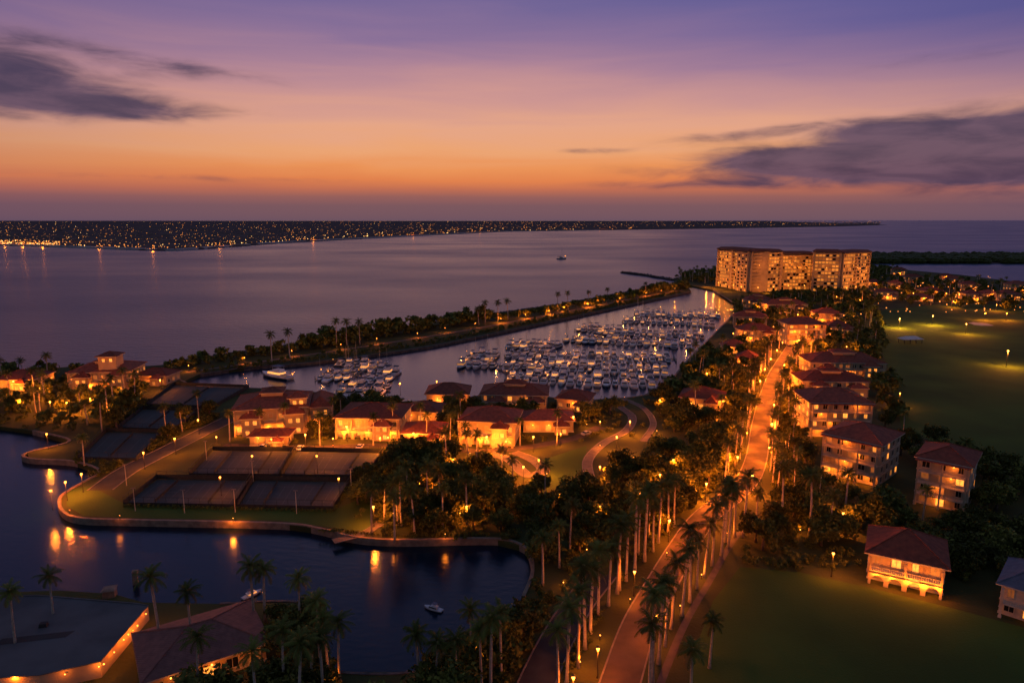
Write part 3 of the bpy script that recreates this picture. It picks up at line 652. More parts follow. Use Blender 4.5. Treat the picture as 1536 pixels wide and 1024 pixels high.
# ---------------------------------------------------------------- tennis courts
def court(q,n,label):
    q=[G(*p) for p in q]
    def P(s,t): return q[0].lerp(q[1],s).lerp(q[3].lerp(q[2],s),t)
    mb=MB(); mb.quad(*[(p.x,p.y,GL+.03) for p in (q[3],q[2],q[1],q[0])]); struct('tennis_court',mb.mesh('court',[M_COURT]),label)
    blockpolys.append([P(-.04,-.05),P(1.04,-.05),P(1.04,1.08),P(-.04,1.08)])
    mb=MB()
    for i in range(n):
        def C(s,t): return P((i+.12+.76*s)/n,.12+.76*t)
        def ln(s0,t0,s1,t1):
            a=C(s0,t0);b_=C(s1,t1);d=(b_-a).normalized();nn=Vector((-d.y,d.x))*.035
            mb.quad((a-nn).to_tuple()+(GL+.04,),(b_-nn).to_tuple()+(GL+.04,),(b_+nn).to_tuple()+(GL+.04,),(a+nn).to_tuple()+(GL+.04,))
        for a_ in [(0,0,1,0),(0,1,1,1),(0,0,0,1),(1,0,1,1),(0,.13,1,.13),(0,.87,1,.87),(.23,.13,.23,.87),(.77,.13,.77,.87),(.23,.5,.77,.5)]: ln(*a_)
        a=C(.5,-.04);b_=C(.5,1.04); m2=MB(); ribbon_mb(m2,[a,b_],-.02,.02,GL+1.0,GL+.15)
        for p in (a,b_): m2.tube([(p.x,p.y,GL),(p.x,p.y,GL+1.1)],.06,5)
        thing('tennis_net','dark net strung across a hard tennis court','net',(0,0,0),0,'tennis nets',me=m2.mesh('net',[M_SCREEN]))
    struct('court_marking',mb.mesh('court_marking',[M_LINE]),'white lines painted on '+label)
    loop=[P(-.01,-.015),P(1.01,-.015),P(1.01,1.02),P(-.01,1.02),P(-.01,-.015)]
    f=thing('court_fence','tall dark mesh fence around tennis courts','fence',(0,0,0),0,'court fences')
    mp=MB(); ms=MB()
    for k in range(4):
        for p,t_ in resample([loop[k],loop[k+1]],3.2): mp.tube([(p.x,p.y,GL),(p.x,p.y,GL+2.6)],.045,5)
        ribbon_mb(mp,[loop[k],loop[k+1]],-.03,.03,GL+2.66,GL+2.58)
        ribbon_mb(ms,[loop[k],loop[k+1]],-.008,.008,GL+1.6 if k!=2 else GL+1.0,GL+.05)
    obj('fence_frame',mp.mesh('fence_frame',[M_DARK]),f); obj('windscreen',ms.mesh('windscreen',[M_SCREEN]),f)
court([(320,676),(440,677),(418,714),(286,713)],2,'dark hard tennis courts')
court([(446,677),(574,680),(548,716),(424,714)],2,'dark hard tennis courts')
court([(236,719),(375,721),(350,760),(188,757)],2,'dark hard tennis courts')
court([(382,721),(526,723),(500,763),(358,760)],2,'dark hard tennis courts')
court([(160,648),(245,650),(205,690),(120,688)],1,'shaded hard tennis court near the lagoon')
court([(215,614),(300,617),(262,646),(178,643)],1,'shaded hard tennis court near the lagoon')
court([(262,578),(372,582),(322,611),(222,608)],1,'shaded hard tennis court near the lagoon')
mb=MB(); mb.tube([(0,0,0),(0,0,6.5)],[.13,.08],6); CP=mb.mesh('court_pole',[M_WHITE])
mb=MB(); mb.box(-.6,-.2,6.5,.6,.2,6.7,0,.05,.05); CH=mb.mesh('floodlight_head',[M_KERB])
for u,v in [(203,766),(277,769),(353,768),(445,770),(190,728),(380,722),(527,735),(310,690)]:
    p=G(u,v); o=thing('court_light_pole','slim white unlit floodlight pole at the courts','pole',(p.x,p.y,GL),0,'court poles'); obj('pole',CP,o); obj('floodlight_head',CH,o)

# ---------------------------------------------------------------- trees
def palm_mesh(seed,h,fr=24,L_=3.4):
    random.seed(seed); bx,by=U(-.8,.8),U(-.8,.8)
    mb=MB(); pts=[];rad=[]
    for i in range(8):
        t_=i/7; pts.append((bx*t_*t_,by*t_*t_,h*t_)); rad.append(.30-.10*t_ if i else .42)
    mb.tube(pts,rad,7); tr=mb.mesh('palm_trunk',[M_TRUNK],True)
    mb=MB(); top=Vector((bx,by,h))
    mb.tube([top-Vector((0,0,.2)),top+Vector((0,0,1.3))],[.22,.12],6)
    for k in range(fr):
        azm=k*2.399+U(-.25,.25); el=math.radians(78-118*(k/fr)+U(-10,10)); LL=L_*U(.75,1.15)
        p=top+Vector((0,0,1.0)); n=10; q=[]; 
        for j in range(n+1):
            q.append(p.copy()); e_=el-math.radians(75)*(j/n)**1.3
            p=p+Vector((math.cos(azm)*math.cos(e_),math.sin(azm)*math.cos(e_),math.sin(e_)))*LL/n
        side=Vector((-math.sin(azm),math.cos(azm),0)); mi=1 if (k>fr*.8) else 0
        for j in range(n):
            d=(q[j+1]-q[j]).normalized()
            mb.quad(q[j]-side*.05,q[j]+side*.05,q[j+1]+side*.04,q[j+1]-side*.04,mi)
            if j<1: continue
            for sgn in (-1,1):
                for s2 in (0.0,.33,.66):
                    b0=q[j].lerp(q[j+1],s2); ll=1.1*math.sin(math.pi*(.15+.8*(j+s2)/n))*U(.6,1.15)
                    tip=b0+side*sgn*ll*.7+d*ll*U(.3,.7)+Vector((0,0,-ll*U(.2,.75)))
                    mb.tri(b0-d*.05,b0+d*.08,tip,mi)
    return tr,mb.mesh('palm_crown',[M_PALM,M_PALMD])
PH=[12.5,14,10.5,13]
PALMS=[palm_mesh(11,12.5),palm_mesh(12,14),palm_mesh(13,10.5,22,3.2),palm_mesh(14,13,26,3.6)]
def crown_arrays(seed,R_,hgt,z0,nl,lobes=8,ls=.42):
    rs=np.random.RandomState(seed); C=[];cl=[]
    for i in range(lobes):
        a=rs.rand()*6.28; rr=R_*.62*math.sqrt(rs.rand()); C.append((rr*math.cos(a),rr*math.sin(a),z0+hgt*(.25+.6*rs.rand()*(1-rr/R_*.5)))); cl.append(R_*(.30+.25*rs.rand()))
    idx=rs.randint(0,lobes,nl); C=np.array(C); cl=np.array(cl)
    d=rs.normal(size=(nl,3)); d/=np.linalg.norm(d,axis=1)[:,None]
    rad=rs.rand(nl)**.35
    P=C[idx]+d*(cl[idx]*rad*(1+.25*rs.normal(size=nl)))[:,None]*np.array([1,1,.75])
    a=rs.normal(size=(nl,3)); a/=np.linalg.norm(a,axis=1)[:,None]; b_=np.cross(a,rs.normal(size=(nl,3))); b_/=np.linalg.norm(b_,axis=1)[:,None]
    s=ls*(.6+.8*rs.rand(nl))[:,None]
    V=np.stack([P-a*s,P+b_*s*.55,P+a*s,P-b_*s*.55],1)
    mi=(rs.rand(nl)<np.where(idx%3==0,.8,.3)).astype(int)
    return V.reshape(-1,3),mi,C
def arr_mesh(name,V,mi,mats):
    n=len(V)//4; me=bpy.data.meshes.new(name); me.from_pydata(V.tolist(),[],np.arange(4*n).reshape(-1,4).tolist())
    for m in mats: me.materials.append(m)
    me.polygons.foreach_set('material_index',mi.tolist()); me.update(); return me
def tree_mesh(seed,R_,h,nl=1500,ls=.42):
    V,mi,C=crown_arrays(seed,R_,h*.72,h*.26,nl,9,ls); cm=arr_mesh('tree_crown',V,mi,[M_LEAF,M_LEAFD])
    mb=MB(); mb.tube([(0,0,0),(.1,.05,h*.2),(.05,.1,h*.42)],[.42,.3,.22],7)
    for c in C[:6]: mb.tube([(.08,.08,h*.3),(c[0]*.5,c[1]*.5,(h*.3+c[2])/2+.3),tuple(c)],[.17,.11,.05],5)
    return mb.mesh('tree_trunk',[M_BARK],True),cm
TREES=[tree_mesh(1,4.4,8.5),tree_mesh(2,3.8,9),tree_mesh(3,5.0,8.0,1800),tree_mesh(4,3.4,6.5,1200),tree_mesh(5,4.6,9.5,1800)]
SHRUB=[crown_arrays(20+i,1.9,2.4,0.0,70,4,.42)[:2] for i in range(5)]
FARC=[crown_arrays(40+i,4.2,8,0.5,170,6,1.0)[:2] for i in range(5)]
random.seed(99)
def clear(p,rr=1.0):
    for a,rz,w_,d,fr in blockers:
        q=p-a; x=q.x*math.cos(rz)+q.y*math.sin(rz); y=-q.x*math.sin(rz)+q.y*math.cos(rz)
        if -1.5-rr<x<w_+1.5+rr and -fr<y<d+1.5+rr: return False
    for pl in blockpolys:
        if inpoly(p,pl): return False
    for c,w_ in roads:
        lim=(w_+rr)**2
        for i in range(0,len(c)-1):
            ab=c[i+1]-c[i]; t_=max(0,min(1,(p-c[i]).dot(ab)/max(ab.length_squared,1e-6)))
            if (c[i]+ab*t_-p).length_squared<lim: return False
    return True
OUT=[(p.x,p.y) for p in outline]
palms=[];trees=[]
def add_palm(p,s=None,chk=False,rr=.3,k=None):
    if chk and not clear(p,rr): return
    palms.append((p,s or U(.8,1.15),random.randrange(4) if k is None else k))
def add_tree(p,s=None,chk=True,rr=1.8):
    if chk and not clear(p,rr): return
    trees.append((p,s or U(.75,1.2)))
def palm_px(lst,s=None):
    for u,v in lst: add_palm(G(u,v),s)
def palm_crown_at(lst,s):
    for u,v in lst:
        k=random.randrange(4); s2=s*U(.85,1.12); add_palm(G(u,v,GL+PH[k]*s2+.6),s2,k=k)
def palm_line(pts,sp,j=1.0,s=None,chk=False):
    for p,t_ in resample(catmull(GP(pts),6),sp): add_palm(p+Vector((U(-j,j),U(-j,j))),s*U(.82,1.12) if s else None,chk)
def scatter(pts,sp,pp=.3,smin=.75,smax=1.2):
    P=GP(pts); x0=min(p.x for p in P);x1=max(p.x for p in P);y0=min(p.y for p in P);y1=max(p.y for p in P)
    y=y0
    while y<y1:
        x=x0
        while x<x1:
            p=Vector((x+U(-.45,.45)*sp,y+U(-.45,.45)*sp))
            if inpoly(p,P) and inpoly(p,OUT):
                if rnd()<pp: add_palm(p,U(.7,1.0),True,.6)
                else: add_tree(p,U(smin,smax))
            x+=sp
        y+=sp
palm_line([(838,1060),(858,1015),(880,965),(908,915),(943,868),(982,822),(1016,785)],5.4,.4,1.05)
palm_line([(972,1060),(990,985),(1016,930),(1046,880),(1082,832),(1104,800)],5.8,.4,1.0)
palm_line([(1095,815),(1150,792),(1205,800),(1255,822)],6,1.5,1.0)
palm_line([(1086,722),(1106,690),(1118,650),(1124,610),(1140,565),(1156,535)],7.5,1.0,.8)
palm_line([(1162,735),(1160,690),(1163,640),(1173,595),(1192,555),(1207,530)],7.5,1.0,.8)
palm_line([(1185,745),(1185,690),(1190,640)],10,1.5,.85)
palm_crown_at([(232,866),(72,864),(280,888),(393,856),(376,852),(446,872),(506,936),(488,928),(443,968),(462,960),(628,950),(652,962),(735,932),(752,918),(722,946),(1040,975),(12,890),(480,955),(1068,930),(290,960),(420,950)],.95)
palm_crown_at([(856,756),(840,790),(600,715),(640,700),(660,705),(555,735),(575,728),(620,735),(700,720),(590,745)],.9)
palm_px([(590,655),(640,668),(632,655),(675,668),(500,640),(512,632),(560,668),(780,668),(835,668),(430,655),(390,660),(345,662),(480,668),(700,676)],.8)
palm_px([(408,545),(435,540),(72,570)],1.1)
palm_px([(505,520),(520,518),(540,517),(718,487),(728,486),(747,483),(762,480),(836,466),(852,464),(882,458),(910,453),(968,443)],1.1)
for pts,sp,pp in [([(540,705),(600,675),(700,672),(745,705),(800,775),(770,803),(600,803),(545,795),(530,745)],5.8,.12),
    ([(745,705),(800,750),(850,740),(885,730),(960,690),(1090,650),(1115,700),(1085,738),(1020,780),(965,840),(900,880),(840,930),(812,900),(806,840),(800,790)],6.8,.10),
    ([(430,668),(560,672),(900,665),(985,660),(990,610),(930,602),(870,604),(700,603),(600,608),(490,602),(500,640)],8.0,.22),
    ([(990,650),(1112,645),(1130,600),(1145,560),(1110,515),(1060,525),(1010,580),(990,605)],7.0,.15),
    ([(1170,745),(1168,640),(1185,560),(1205,560),(1205,660),(1230,745),(1360,778),(1450,785),(1536,800),(1800,810),(1800,930),(1440,880),(1290,815),(1130,845),(1100,830),(1120,790)],7.0,.10),
    ([(1110,540),(1100,458),(1180,443),(1300,438),(1320,480),(1330,545),(1230,548),(1190,530)],10,.2),
    ([(1300,410),(1536,430),(1900,447),(1900,460),(1536,468),(1310,455)],15,.15),
    ([(1305,560),(1335,560),(1350,640),(1480,700),(1560,712),(1560,770),(1470,770),(1360,700),(1320,640)],7.5,.1),
    ([(-100,560),(200,560),(240,574),(230,600),(130,640),(0,632),(-100,630)],9.5,.25),
    ([(170,612),(215,600),(150,700),(120,705),(115,690)],7,.3),
    ([(300,618),(335,628),(170,712),(140,712)],7,.3),
    ([(380,1040),(430,1000),(470,940),(500,1020),(520,1100),(100,1160),(150,1110)],5.6,.25),
    ([(640,1040),(700,985),(790,935),(815,960),(800,1060),(640,1100)],6.2,.25),
    ([(820,910),(850,900),(930,850),(945,870),(890,930),(850,960)],9,.1),
    ([(520,1060),(640,1060),(640,1100),(520,1100)],6,.3),
    ([(1010,413),(1075,408),(1078,428),(1020,422)],9,.3),
    ([(1300,401),(1345,404),(1345,412),(1300,412)],10,.1),
    ([(1440,880),(1800,900),(1800,980),(1500,925)],8,.1)]:
    scatter(pts,sp,pp)
for u,v,s in [(420,985,.8),(440,945,.8),(405,1030,.8),(345,1062,.75),(300,1070,.7),(470,925,.6),(415,930,.5),(390,1050,.8)]: add_tree(G(u,v),s,False)
for p,t_ in resample(catmull(GP([(262,553),(340,541),(440,528)]),6),5): add_tree(p+Vector((U(-3,3),U(-5,5))),U(.7,1.15),False)
for p,t_ in resample(catmull(GP([(450,526),(560,507),(700,485),(740,480)]),6),5):
    add_tree(p+Vector((U(-3,3),U(-9,5))),U(1.1,1.8),False)
for p,t_ in resample(catmull(GP([(745,482),(850,465),(950,447)]),6),6.5): add_tree(p+Vector((U(-3,3),U(-6,6))),U(.6,1.15),False)
for p,t_ in resample(catmull(GP([(300,556),(550,525),(700,503),(850,473),(1000,442)]),6),7): add_tree(p+Vector((U(-3,3),U(-5,5))),U(.25,.5),False)
for p,t_ in resample(catmull(GP([(950,445),(1000,436),(1030,433)]),6),6): add_tree(p+Vector((U(-3,3),U(-10,6))),U(.9,1.6),False)
palms.sort(key=lambda q:q[0].length); trees.sort(key=lambda q:q[0].length)
print('PALMS',len(palms),'TREES',len(trees))
for p,s,k in palms[:300]:
    o=thing('palm_tree','tall royal palm with pale trunk and drooping fronds','palm tree',(p.x,p.y,GL-.05),U(0,6.28),'palms of the waterfront',sc=s)
    o.rotation_euler=(U(-.03,.03),U(-.03,.03),U(0,6.28))
    obj('trunk',PALMS[k][0],o); obj('crown',PALMS[k][1],o)
for p,s in trees[:300]:
    k=random.randrange(5); o=thing('broadleaf_tree','dark green rounded broadleaf tree','tree',(p.x,p.y,GL-.05),U(0,6.28),'broadleaf trees',sc=s)
    obj('trunk',TREES[k][0],o); obj('crown',TREES[k][1],o)
Vs=[];Ms=[]
for p,s in trees[300:]:
    V,mi=random.choice(FARC); a=U(0,6.28); c_,s_=math.cos(a),math.sin(a); Rm=np.array([[c_,-s_,0],[s_,c_,0],[0,0,1]])
    Vs.append(V@Rm.T*s+np.array([p.x,p.y,GL])); Ms.append(mi)
if Vs:
    struct('woodland',arr_mesh('woodland',np.vstack(Vs),np.concatenate(Ms),[M_LEAF,M_LEAFD]),'dense dark woodland between the houses',kind='stuff',cat='trees')
Vs=[];Ms=[]
mbp=MB()
for p,s,k in palms[300:]:
    mesh=PALMS[k][1]; n0=len(mbp.v)
    for vv in mesh.vertices: mbp.v.append((p.x+vv.co.x*s,p.y+vv.co.y*s,GL+vv.co.z*s))
    for f in mesh.polygons: mbp.f.append(tuple(n0+i for i in f.vertices)); mbp.m.append(0)
    mbp.tube([(p.x,p.y,GL),(p.x,p.y,GL+PH[k]*s)],.3,5,1)
if palms[300:]: struct('palm_grove',mbp.mesh('palm_grove',[M_PALM,M_TRUNK]),'distant palms along the shore',kind='stuff',cat='palm trees')
def und(pts,n):
    P=GP(pts); x0=min(p.x for p in P);x1=max(p.x for p in P);y0=min(p.y for p in P);y1=max(p.y for p in P)
    k=0;tries=0
    while k<n and tries<n*8:
        tries+=1; p=Vector((U(x0,x1),U(y0,y1)))
        if inpoly(p,P) and inpoly(p,OUT) and clear(p,.2):
            V,mi=random.choice(SHRUB); s=U(.5,1.15); Vs.append(V*s+np.array([p.x,p.y,GL])); Ms.append(mi); k+=1
und([(520,700),(600,670),(745,700),(800,775),(790,815),(600,806),(540,800)],300)
und([(745,700),(800,745),(885,730),(960,690),(1090,650),(1115,700),(1085,740),(965,850),(900,900),(830,960),(800,900),(800,790)],430)
und([(430,668),(900,665),(985,650),(990,605),(930,602),(600,605),(490,600)],300)
und([(1160,760),(1165,560),(1205,560),(1230,745),(1536,800),(1536,900),(1290,860),(1100,850)],400)
und([(240,1100),(400,1040),(470,940),(520,1060),(240,1150)],130)
und([(630,1000),(790,900),(900,930),(830,1060)],160)
und([(100,700),(215,600),(340,628),(170,725)],150)
und([(-50,560),(200,556),(240,575),(100,650),(-50,640)],160)
und([(990,650),(1130,640),(1150,560),(1060,525),(990,605)],190)
for p,t_ in resample(catmull(GP([(258,549),(500,515),(700,483),(960,439),(1030,433)]),6),1.4):
    V,mi=random.choice(SHRUB); Vs.append(V*U(.7,1.6)+np.array([p.x+U(-3,3),p.y+U(-9,4),GL])); Ms.append(mi)
for p,t_ in resample(catmull(GP([(300,558),(450,541),(550,529),(650,514),(750,494),(850,474),(950,453),(1020,438)]),6),1.8):
    V,mi=random.choice(SHRUB); Vs.append(V*U(.5,1.2)+np.array([p.x+U(-2,2),p.y+U(-4,3),GL])); Ms.append(mi)
for pts in ([(186,760),(500,768),(530,725)],[(284,716),(420,719),(550,720)],[(578,680),(555,716)],[(480,797),(600,806),(740,803)]):
    for p,t_ in resample(GP(pts),1.4):
        V,mi=random.choice(SHRUB); Vs.append(V*U(.4,.6)+np.array([p.x,p.y,GL])); Ms.append(mi)
struct('undergrowth',arr_mesh('undergrowth',np.vstack(Vs),np.concatenate(Ms),[M_LEAF,M_LEAFD]),'low shrubs and hedges under the trees',kind='stuff',cat='shrubs')

# ---------------------------------------------------------------- boats
def hull_mesh(Lh,bm_,mats):
    mb=MB(); st=[(-.5,.80,1.0),(-.3,.98,1.0),(0,1.0,1.05),(.22,.85,1.2),(.38,.5,1.38),(.5,.04,1.55)]
    R_=[]
    for x,wd,z in st:
        n=len(mb.v); X_=x*Lh; w_=bm_/2*wd
        mb.v+=[(X_,-w_,z),(X_,-w_*1.0,z*.6),(X_*.96,-w_*.75,0),(X_*.94,0,-.4),(X_*.96,w_*.75,0),(X_,w_,z*.6),(X_,w_,z)]; R_.append(n)
    for i in range(5):
        for j in range(6):
            mb.f.append((R_[i]+j,R_[i+1]+j,R_[i+1]+j+1,R_[i]+j+1)); mb.m.append(1 if j in(1,4) else 0)
        mb.f.append((R_[i]+6,R_[i+1]+6,R_[i+1],R_[i])); mb.m.append(0)
    mb.f.append(tuple(R_[0]+j for j in range(7))); mb.m.append(0)
    mb.box(-Lh*.46,-bm_*.30,1.02,-Lh*.24,bm_*.30,1.10,1)
    return mb.mesh('hull',mats)
HULLS=[hull_mesh(12,4.0,[M_HULL,M_HULL]),hull_mesh(14,4.4,[M_HULL,M_HULLB]),hull_mesh(10,3.2,[M_HULL,M_CANVAS])]
def cabin(Lh,bm_,k):
    mb=MB()
    mb.box(-Lh*.22,-bm_*.38,1.05,Lh*.2,bm_*.38,1.5,0); mb.box(-Lh*.22+.1,-bm_*.38+.06,1.5,Lh*.2-.1,bm_*.38-.06,2.2,1,.25,.12); mb.box(-Lh*.26,-bm_*.36,2.2,Lh*.13,bm_*.36,2.42,0)
    mb.box(Lh*.2,-bm_*.22,1.2,Lh*.34,bm_*.22,1.6,0,.3,.2)
    return mb.mesh('cabin',[M_HULL,M_BLIT if k else M_GLASS])
def fly(Lh,bm_):
    mb=MB(); mb.box(-Lh*.2,-bm_*.3,2.425,Lh*.05,bm_*.3,3.0,0,.15,.1)
    for x in (-Lh*.18,Lh*.02):
        for y in (-bm_*.27,bm_*.27): mb.tube([(x,y,3),(x,y,4.1)],.04,4,0)
    mb.box(-Lh*.22,-bm_*.34,4.1,Lh*.05,bm_*.34,4.25,1,.1,.1); return mb.mesh('flybridge',[M_HULL,M_CANVAS])
def mast(Lh):
    mb=MB(); mb.tube([(.5,0,1),(.5,0,13)],[.09,.05],5); mb.tube([(.5,0,2.6),(-4.2,0,2.7)],.08,5)
    mb.tube([(.3,0,2.85),(-4,0,2.95)],.2,6,1); mb.tube([(.5,-1,8),(.5,1,8)],.04,4); return mb.mesh('mast',[M_WHITE,M_CANVAS])
CAB=[[cabin(L_,b_,k) for k in (0,1)] for L_,b_ in ((12,4),(14,4.4),(10,3.2))]
FLY=[fly(12,4),fly(14,4.4),mast(10)]
names=['motor_yacht','motor_yacht','sailing_boat']
labs=['white motor yacht moored at a marina dock','large white motor yacht with dark striped hull','white sailing boat with bare mast at its berth']
def boat(p,rz,k,s=1.0,lab=None,g='boats moored in the marina'):
    o=thing(names[k],lab or labs[k],'boat',(p.x,p.y,0.05),rz,g,sc=s)
    obj('hull',HULLS[k],o); obj('cabin',CAB[k][1 if rnd()<.35 else 0],o); obj('mast' if k==2 else 'flybridge',FLY[k],o); return o
slots=[]
def dock_row(l,r_,skip=.05):
    a=G(*l,0.6);b_=G(*r_,0.6); t_=(b_-a).normalized(); n=Vector((-t_.y,t_.x)); Ld=(b_-a).length
    mb=MB(); ribbon_mb(mb,[a,b_],-1.0,1.0,.75,.45)
    for q,_ in resample([a,b_],9.0):
        for sg in (-1,1):
            ribbon_mb(mb,[q+n*sg*1.0,q+n*sg*9],-.35,.35,.7,.45)
            e_=q+n*sg*9; mb.tube([(e_.x,e_.y,-1),(e_.x,e_.y,2.4)],.16,5)
    thing('dock','grey plank dock with finger piers','dock',(0,0,0),0,'marina docks',me=mb.mesh('dock',[M_WOOD]))
    x=2.2
    while x<Ld-1:
        for sg in (-1,1):
            if rnd()<skip: continue
            slots.append((a+t_*x,n,sg))
        x+=4.4
    for q,_ in resample([a,b_],20):
        o=thing('dock_lamp','small lit lamp post on a marina dock','dock lamp',(q.x,q.y,.7),0,'dock lamps',sc=.6); obj('pole',POLE,o); obj('lamp_globe',GLOBE,o,(0,0,1.7),0,.7); light(o,(0,0,5.6),1300,.2,(1,.30,.05))
for l,r_ in [((952,470.5),(1080,474)),((935,481),(1072,486)),((868,493),(925,497)),((905,498),(1058,503)),((848,508),(1045,517)),((770,516),(835,522)),((760,531),(1015,538)),((692,544),(1000,556)),((760,566),(985,573)),((700,535),(745,537)),((500,548),(588,549)),((482,563),(592,565)),((515,583),(585,585))]:
    dock_row(l,r_)
print('SLOTS',len(slots))
slots.sort(key=lambda q:q[0].length)
mbb=[MB(),]
for i,(q0,n,sg) in enumerate(slots):
    k=random.choices((0,1,2),(5,4,3))[0]; s=U(.7,1.15); q=q0+n*sg*(1.4+6.0*s+U(-.3,.5)); rz=math.atan2(n.y,n.x)+(math.pi if rnd()<.5 else 0)+U(-.03,.03)
    if i<290: boat(q,rz,k,s)
    else:
        c_,s_=math.cos(rz)*s,math.sin(rz)*s
        for me,mm in ((HULLS[k],(0,0)),(CAB[k][rnd()<.35],(0,2)),(FLY[k],(0,1))):
            n0=len(mbb[0].v)
            for v in me.vertices: mbb[0].v.append((q.x+v.co.x*c_-v.co.y*s_,q.y+v.co.x*s_+v.co.y*c_,.05+v.co.z*s))
            lit_=me.name.startswith('cabin') and me.materials[1]==M_BLIT
            for f in me.polygons: mbb[0].f.append(tuple(n0+j for j in f.vertices)); mbb[0].m.append((3 if lit_ else mm[1]) if f.material_index else 0)
if mbb[0].v: struct('moored_boats',mbb[0].mesh('moored_boats',[M_HULL,M_CANVAS,M_GLASS,M_BLIT]),'far rows of white boats packed along the docks',kind='stuff',cat='boats')
boat(G(415,566,0),2.6,1,1.5,'large lit yacht moored along the quay',None)
boat(G(650,914,0),2.7,0,.36,'small white boat alone on the dark lagoon',None)
boat(G(378,893,0),.9,0,.38,'small white launch tied near the lagoon bank',None)
boat(G(842,389,0),0,2,2.0,'lone sailing boat anchored on the open bay',None)
lo=G(842,389,0); o=thing('channel_marker','lit channel marker on the bay','marker',(lo.x+8,lo.y,0)); mb=MB(); mb.tube([(0,0,-1),(0,0,6)],[.8,.3],6); mb.blob((0,0,7),1.1,1); obj('marker_body',mb.mesh('marker',[M_DARK,M_CITY]),o)
for u,v,s in [(165,893,1.3),(203,866,.6)]:
    p=G(u,v); mb=MB(); mb.box(-.9*s,-.9*s,-1.5,.9*s,.9*s,1.6,0,.05,.05); mb.box(-1.05*s,-1.05*s,1.6,1.05*s,1.05*s,1.85,0,.4,.4)
    thing('stone_pier','square stone pier on the lagoon bank','pier',(p.x,p.y,GL),.3,me=mb.mesh('stone_pier',[M_STONE]))
# ---------------------------------------------------------------- cars
def car_meshes():
    mb=MB(); prof=[(-2.2,.35),(-2.25,.85),(-1.9,1.0),(-.9,1.05),(1.1,1.0),(2.1,.85),(2.25,.6),(2.2,.35)]
    for s_ in (-1,1):
        n=len(mb.v); mb.v+=[(x,s_*.88,z) for x,z in prof]; mb.f.append(tuple(range(n,n+8))); mb.m.append(0)
    for i in range(8):
        j=(i+1)%8; mb.quad((prof[i][0],-.88,prof[i][1]),(prof[j][0],-.88,prof[j][1]),(prof[j][0],.88,prof[j][1]),(prof[i][0],.88,prof[i][1]))
    mb.box(-1.15,-.66,1.42,.35,.66,1.48,0,.08,.05)
    body=mb.mesh('car_body',[M_CARP]); mb=MB(); mb.box(-1.6,-.8,1.02,.95,.8,1.42,0,.45,.12); gl=mb.mesh('car_window',[M_GLASS])
    mb=MB(); mb.tube([(0,-.12,0),(0,.12,0)],.33,12); wh=mb.mesh('wheel',[M_TYRE]); mb=MB(); mb.box(-.03,-.18,-.08,.03,.18,.08); hl=mb.mesh('headlight',[M_FSW]); return body,gl,wh,hl
CB,CG,CW,CHL=car_meshes()
def car(p,rz,lab='parked silver car on the lit forecourt'):
    o=thing('parked_car',lab,'car',(p.x,p.y,GL+.05),rz,'parked cars'); obj('body',CB,o); obj('window',CG,o)
    for x in (-1.4,1.4):
        for y in (-.82,.82): obj('wheel',CW,o,(x,y,.33))
    for y in (-.6,.6): obj('headlight',CHL,o,(2.24,y,.68))
for u,v,a in [(395,672,1.5),(450,674,1.6),(880,652,.7),(540,672,1.5),(30,1043,.3)]: car(G(u,v),a)
FB=bpy.data.objects['flat_roofed_building']
for p,t_ in resample([fr[3],fr[4]],1.7):
    if rnd()<.3: continue
    q=p+Vector((.55,-.4)); l_=obj('wall_lamp',BULB,FB,(q.x,q.y,GL+U(2.1,2.7)),0,U(.35,.7)); light(l_,(.7,-.5,.1),170*U(.5,1.4),.1)
for p,t_ in resample([fr[4],fr[5]],5):
    q=p+Vector((.1,-.6)); l_=obj('wall_lamp',BULB,FB,(q.x,q.y,GL+2.5),0,.5); light(l_,(.1,-.9,.1),100,.1)
light(FB,(G(25,1040).x,G(25,1040).y,GL+3),700,.2)
p=G(1470,486); pts=[Vector((p.x+7*math.cos(k*.45)*(1+.2*math.sin(k*1.7)),p.y+9*math.sin(k*.45)*(1+.15*math.cos(k*2.1)))) for k in range(14)]
poly_sheet('sand_bunker',pts,GL+.04,M_SAND,label='pale sand bunker on the fairway')

# ---------------------------------------------------------------- far shores
far=[(-900,352),(-300,358),(0,368),(120,372),(240,376),(300,374),(420,365),(560,357.5),(680,351.5),(760,347.5),(900,345.5),(1100,342.5),(1250,340),(1330,337.5)]
fp=GP(far,0)
far_poly=fp+[Vector((22000,60000)),Vector((-70000,60000))]
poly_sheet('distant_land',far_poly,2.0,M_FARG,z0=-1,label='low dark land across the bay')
mb=MB(); ribbon_mb(mb,catmull(fp[1:11],6),-2,22,4.6,-.5); thing('distant_seawall','pale seawall edging the far shore','wall',(0,0,0),me=mb.mesh('distant_seawall',[M_FSW]))
def shore(u):
    k=[i for i in range(len(far)-1) if far[i][0]<=u<far[i+1][0]][0]
    return far[k][1]+(far[k+1][1]-far[k][1])*(u-far[k][0])/(far[k+1][0]-far[k][0])
def farpt(u0=-60,u1=1320):
    while True:
        u=U(u0,u1); sh=shore(u)
        top=332.2; v=sh-1.2-(sh-1.2-top)*rnd()**U(.8,1.3)
        if v<top: continue
        return G(u,v,2),v
mb=MB()
for i in range(7000):
    p,v=farpt(); d=p.length; s=U(.6,1.3)*min(3.2,1+d/6000)
    mb.blob((p.x,p.y,1.5),8*s*U(.8,2.2),0,5,3.4*min(1.5,s)*U(.5,1.1))
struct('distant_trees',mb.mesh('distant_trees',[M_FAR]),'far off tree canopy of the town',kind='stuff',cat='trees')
mb=MB()
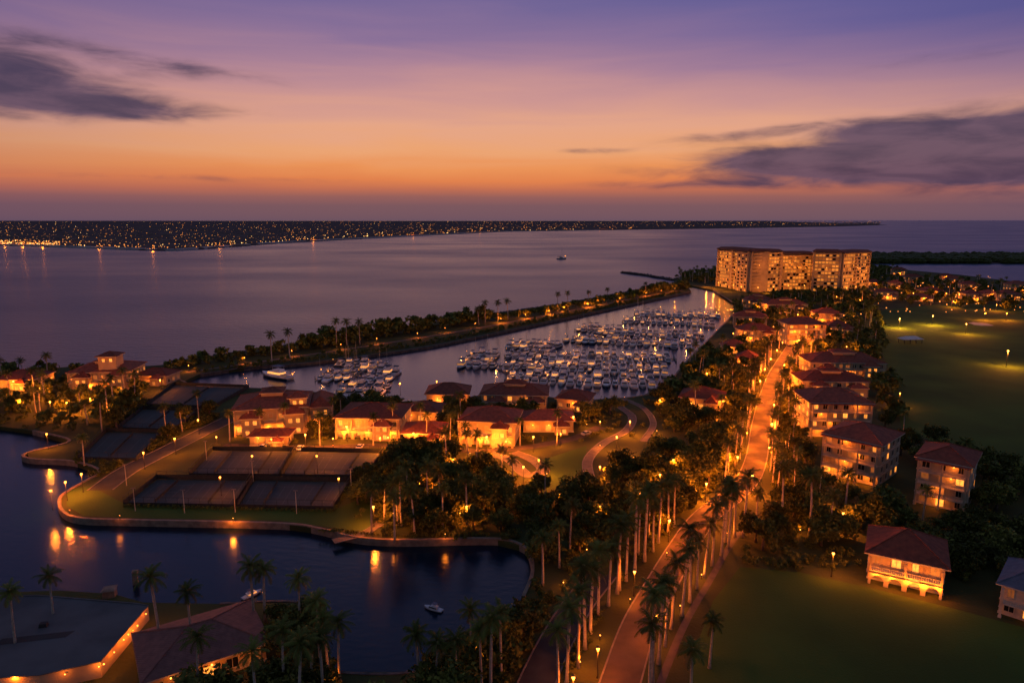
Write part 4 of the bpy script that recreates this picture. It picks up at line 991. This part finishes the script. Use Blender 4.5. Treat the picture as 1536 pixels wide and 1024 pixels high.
for i in range(700):
    p,v=farpt(); d=p.length; s=min(3,1+d/6000); w_=U(6,14)*s; mb.box(p.x-w_,p.y-8,0,p.x+w_,p.y+8,U(4,7)*min(s,1.4),0); 
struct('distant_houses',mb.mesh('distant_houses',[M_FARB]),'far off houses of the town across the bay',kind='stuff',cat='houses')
mb=MB()
for i in range(2200):
    p,v=farpt(-60,1320 if i%3 else 800); d=p.length; s=.42*(d/1500)**.77*random.choice((.25,.35,.45,.6,.8,1.4))
    mb.blob((p.x,p.y,U(8,12)*min(2.0,1+d/5000)),s,0 if rnd()<.88 else 1,4)
for i in range(520):
    u=U(-50,950) if i<310 else U(-50,90); sh=shore(u); p=G(u,sh-U(.6,3 if i%2 else 7),2)
    mb.blob((p.x,p.y,8),.6*(p.length/1500)**.8*U(.5,1.5),1 if rnd()<.3 else 0,4)
struct('town_lights',mb.mesh('town_lights',[M_CITY,M_CITY2]),'scattered orange lights of the town across the bay',kind='stuff',cat='lights')
for u,pw in [(8,50000),(35,50000),(65,36000),(150,20000),(230,20000),(330,20000),(470,40000),(620,50000),(720,50000),(900,80000)]:
    p=G(u,shore(u)-1.5,2); o=lamp(p,0,'far shore lamps',2.0,'lamp on the waterfront across the bay'); light(o,(0,-2,5),pw,.8)
pt=[(1292,394),(1400,394.5),(1560,396),(2100,400),(2100,386),(1560,384),(1400,383),(1292,381)]
poly_sheet('wooded_point',GP(pt,0),1.5,M_FARG,z0=-1,label='dark wooded point beyond the hotel')
mb=MB()
for i in range(2200):
    u=U(1240,1900); v=U(384,394.5); p=G(u,v,1.5); mb.blob((p.x,p.y,U(3,6)),U(5,11),0,6,U(4,8))
struct('point_woodland',mb.mesh('point_woodland',[M_LEAFD]),'dense dark trees on the far point',kind='stuff',cat='trees')
mb=MB()
for i in range(150):
    u=U(1100,1570); v=U(415,475) if u>1300 else U(440,520); p=G(u,v); 
    if clear(p,.5): mb.blob((p.x,p.y,GL+U(2,5)),U(.3,.6),0,5)
struct('garden_lights',mb.mesh('garden_lights',[M_CITY]),'small warm lights between the far houses',kind='stuff',cat='lights')
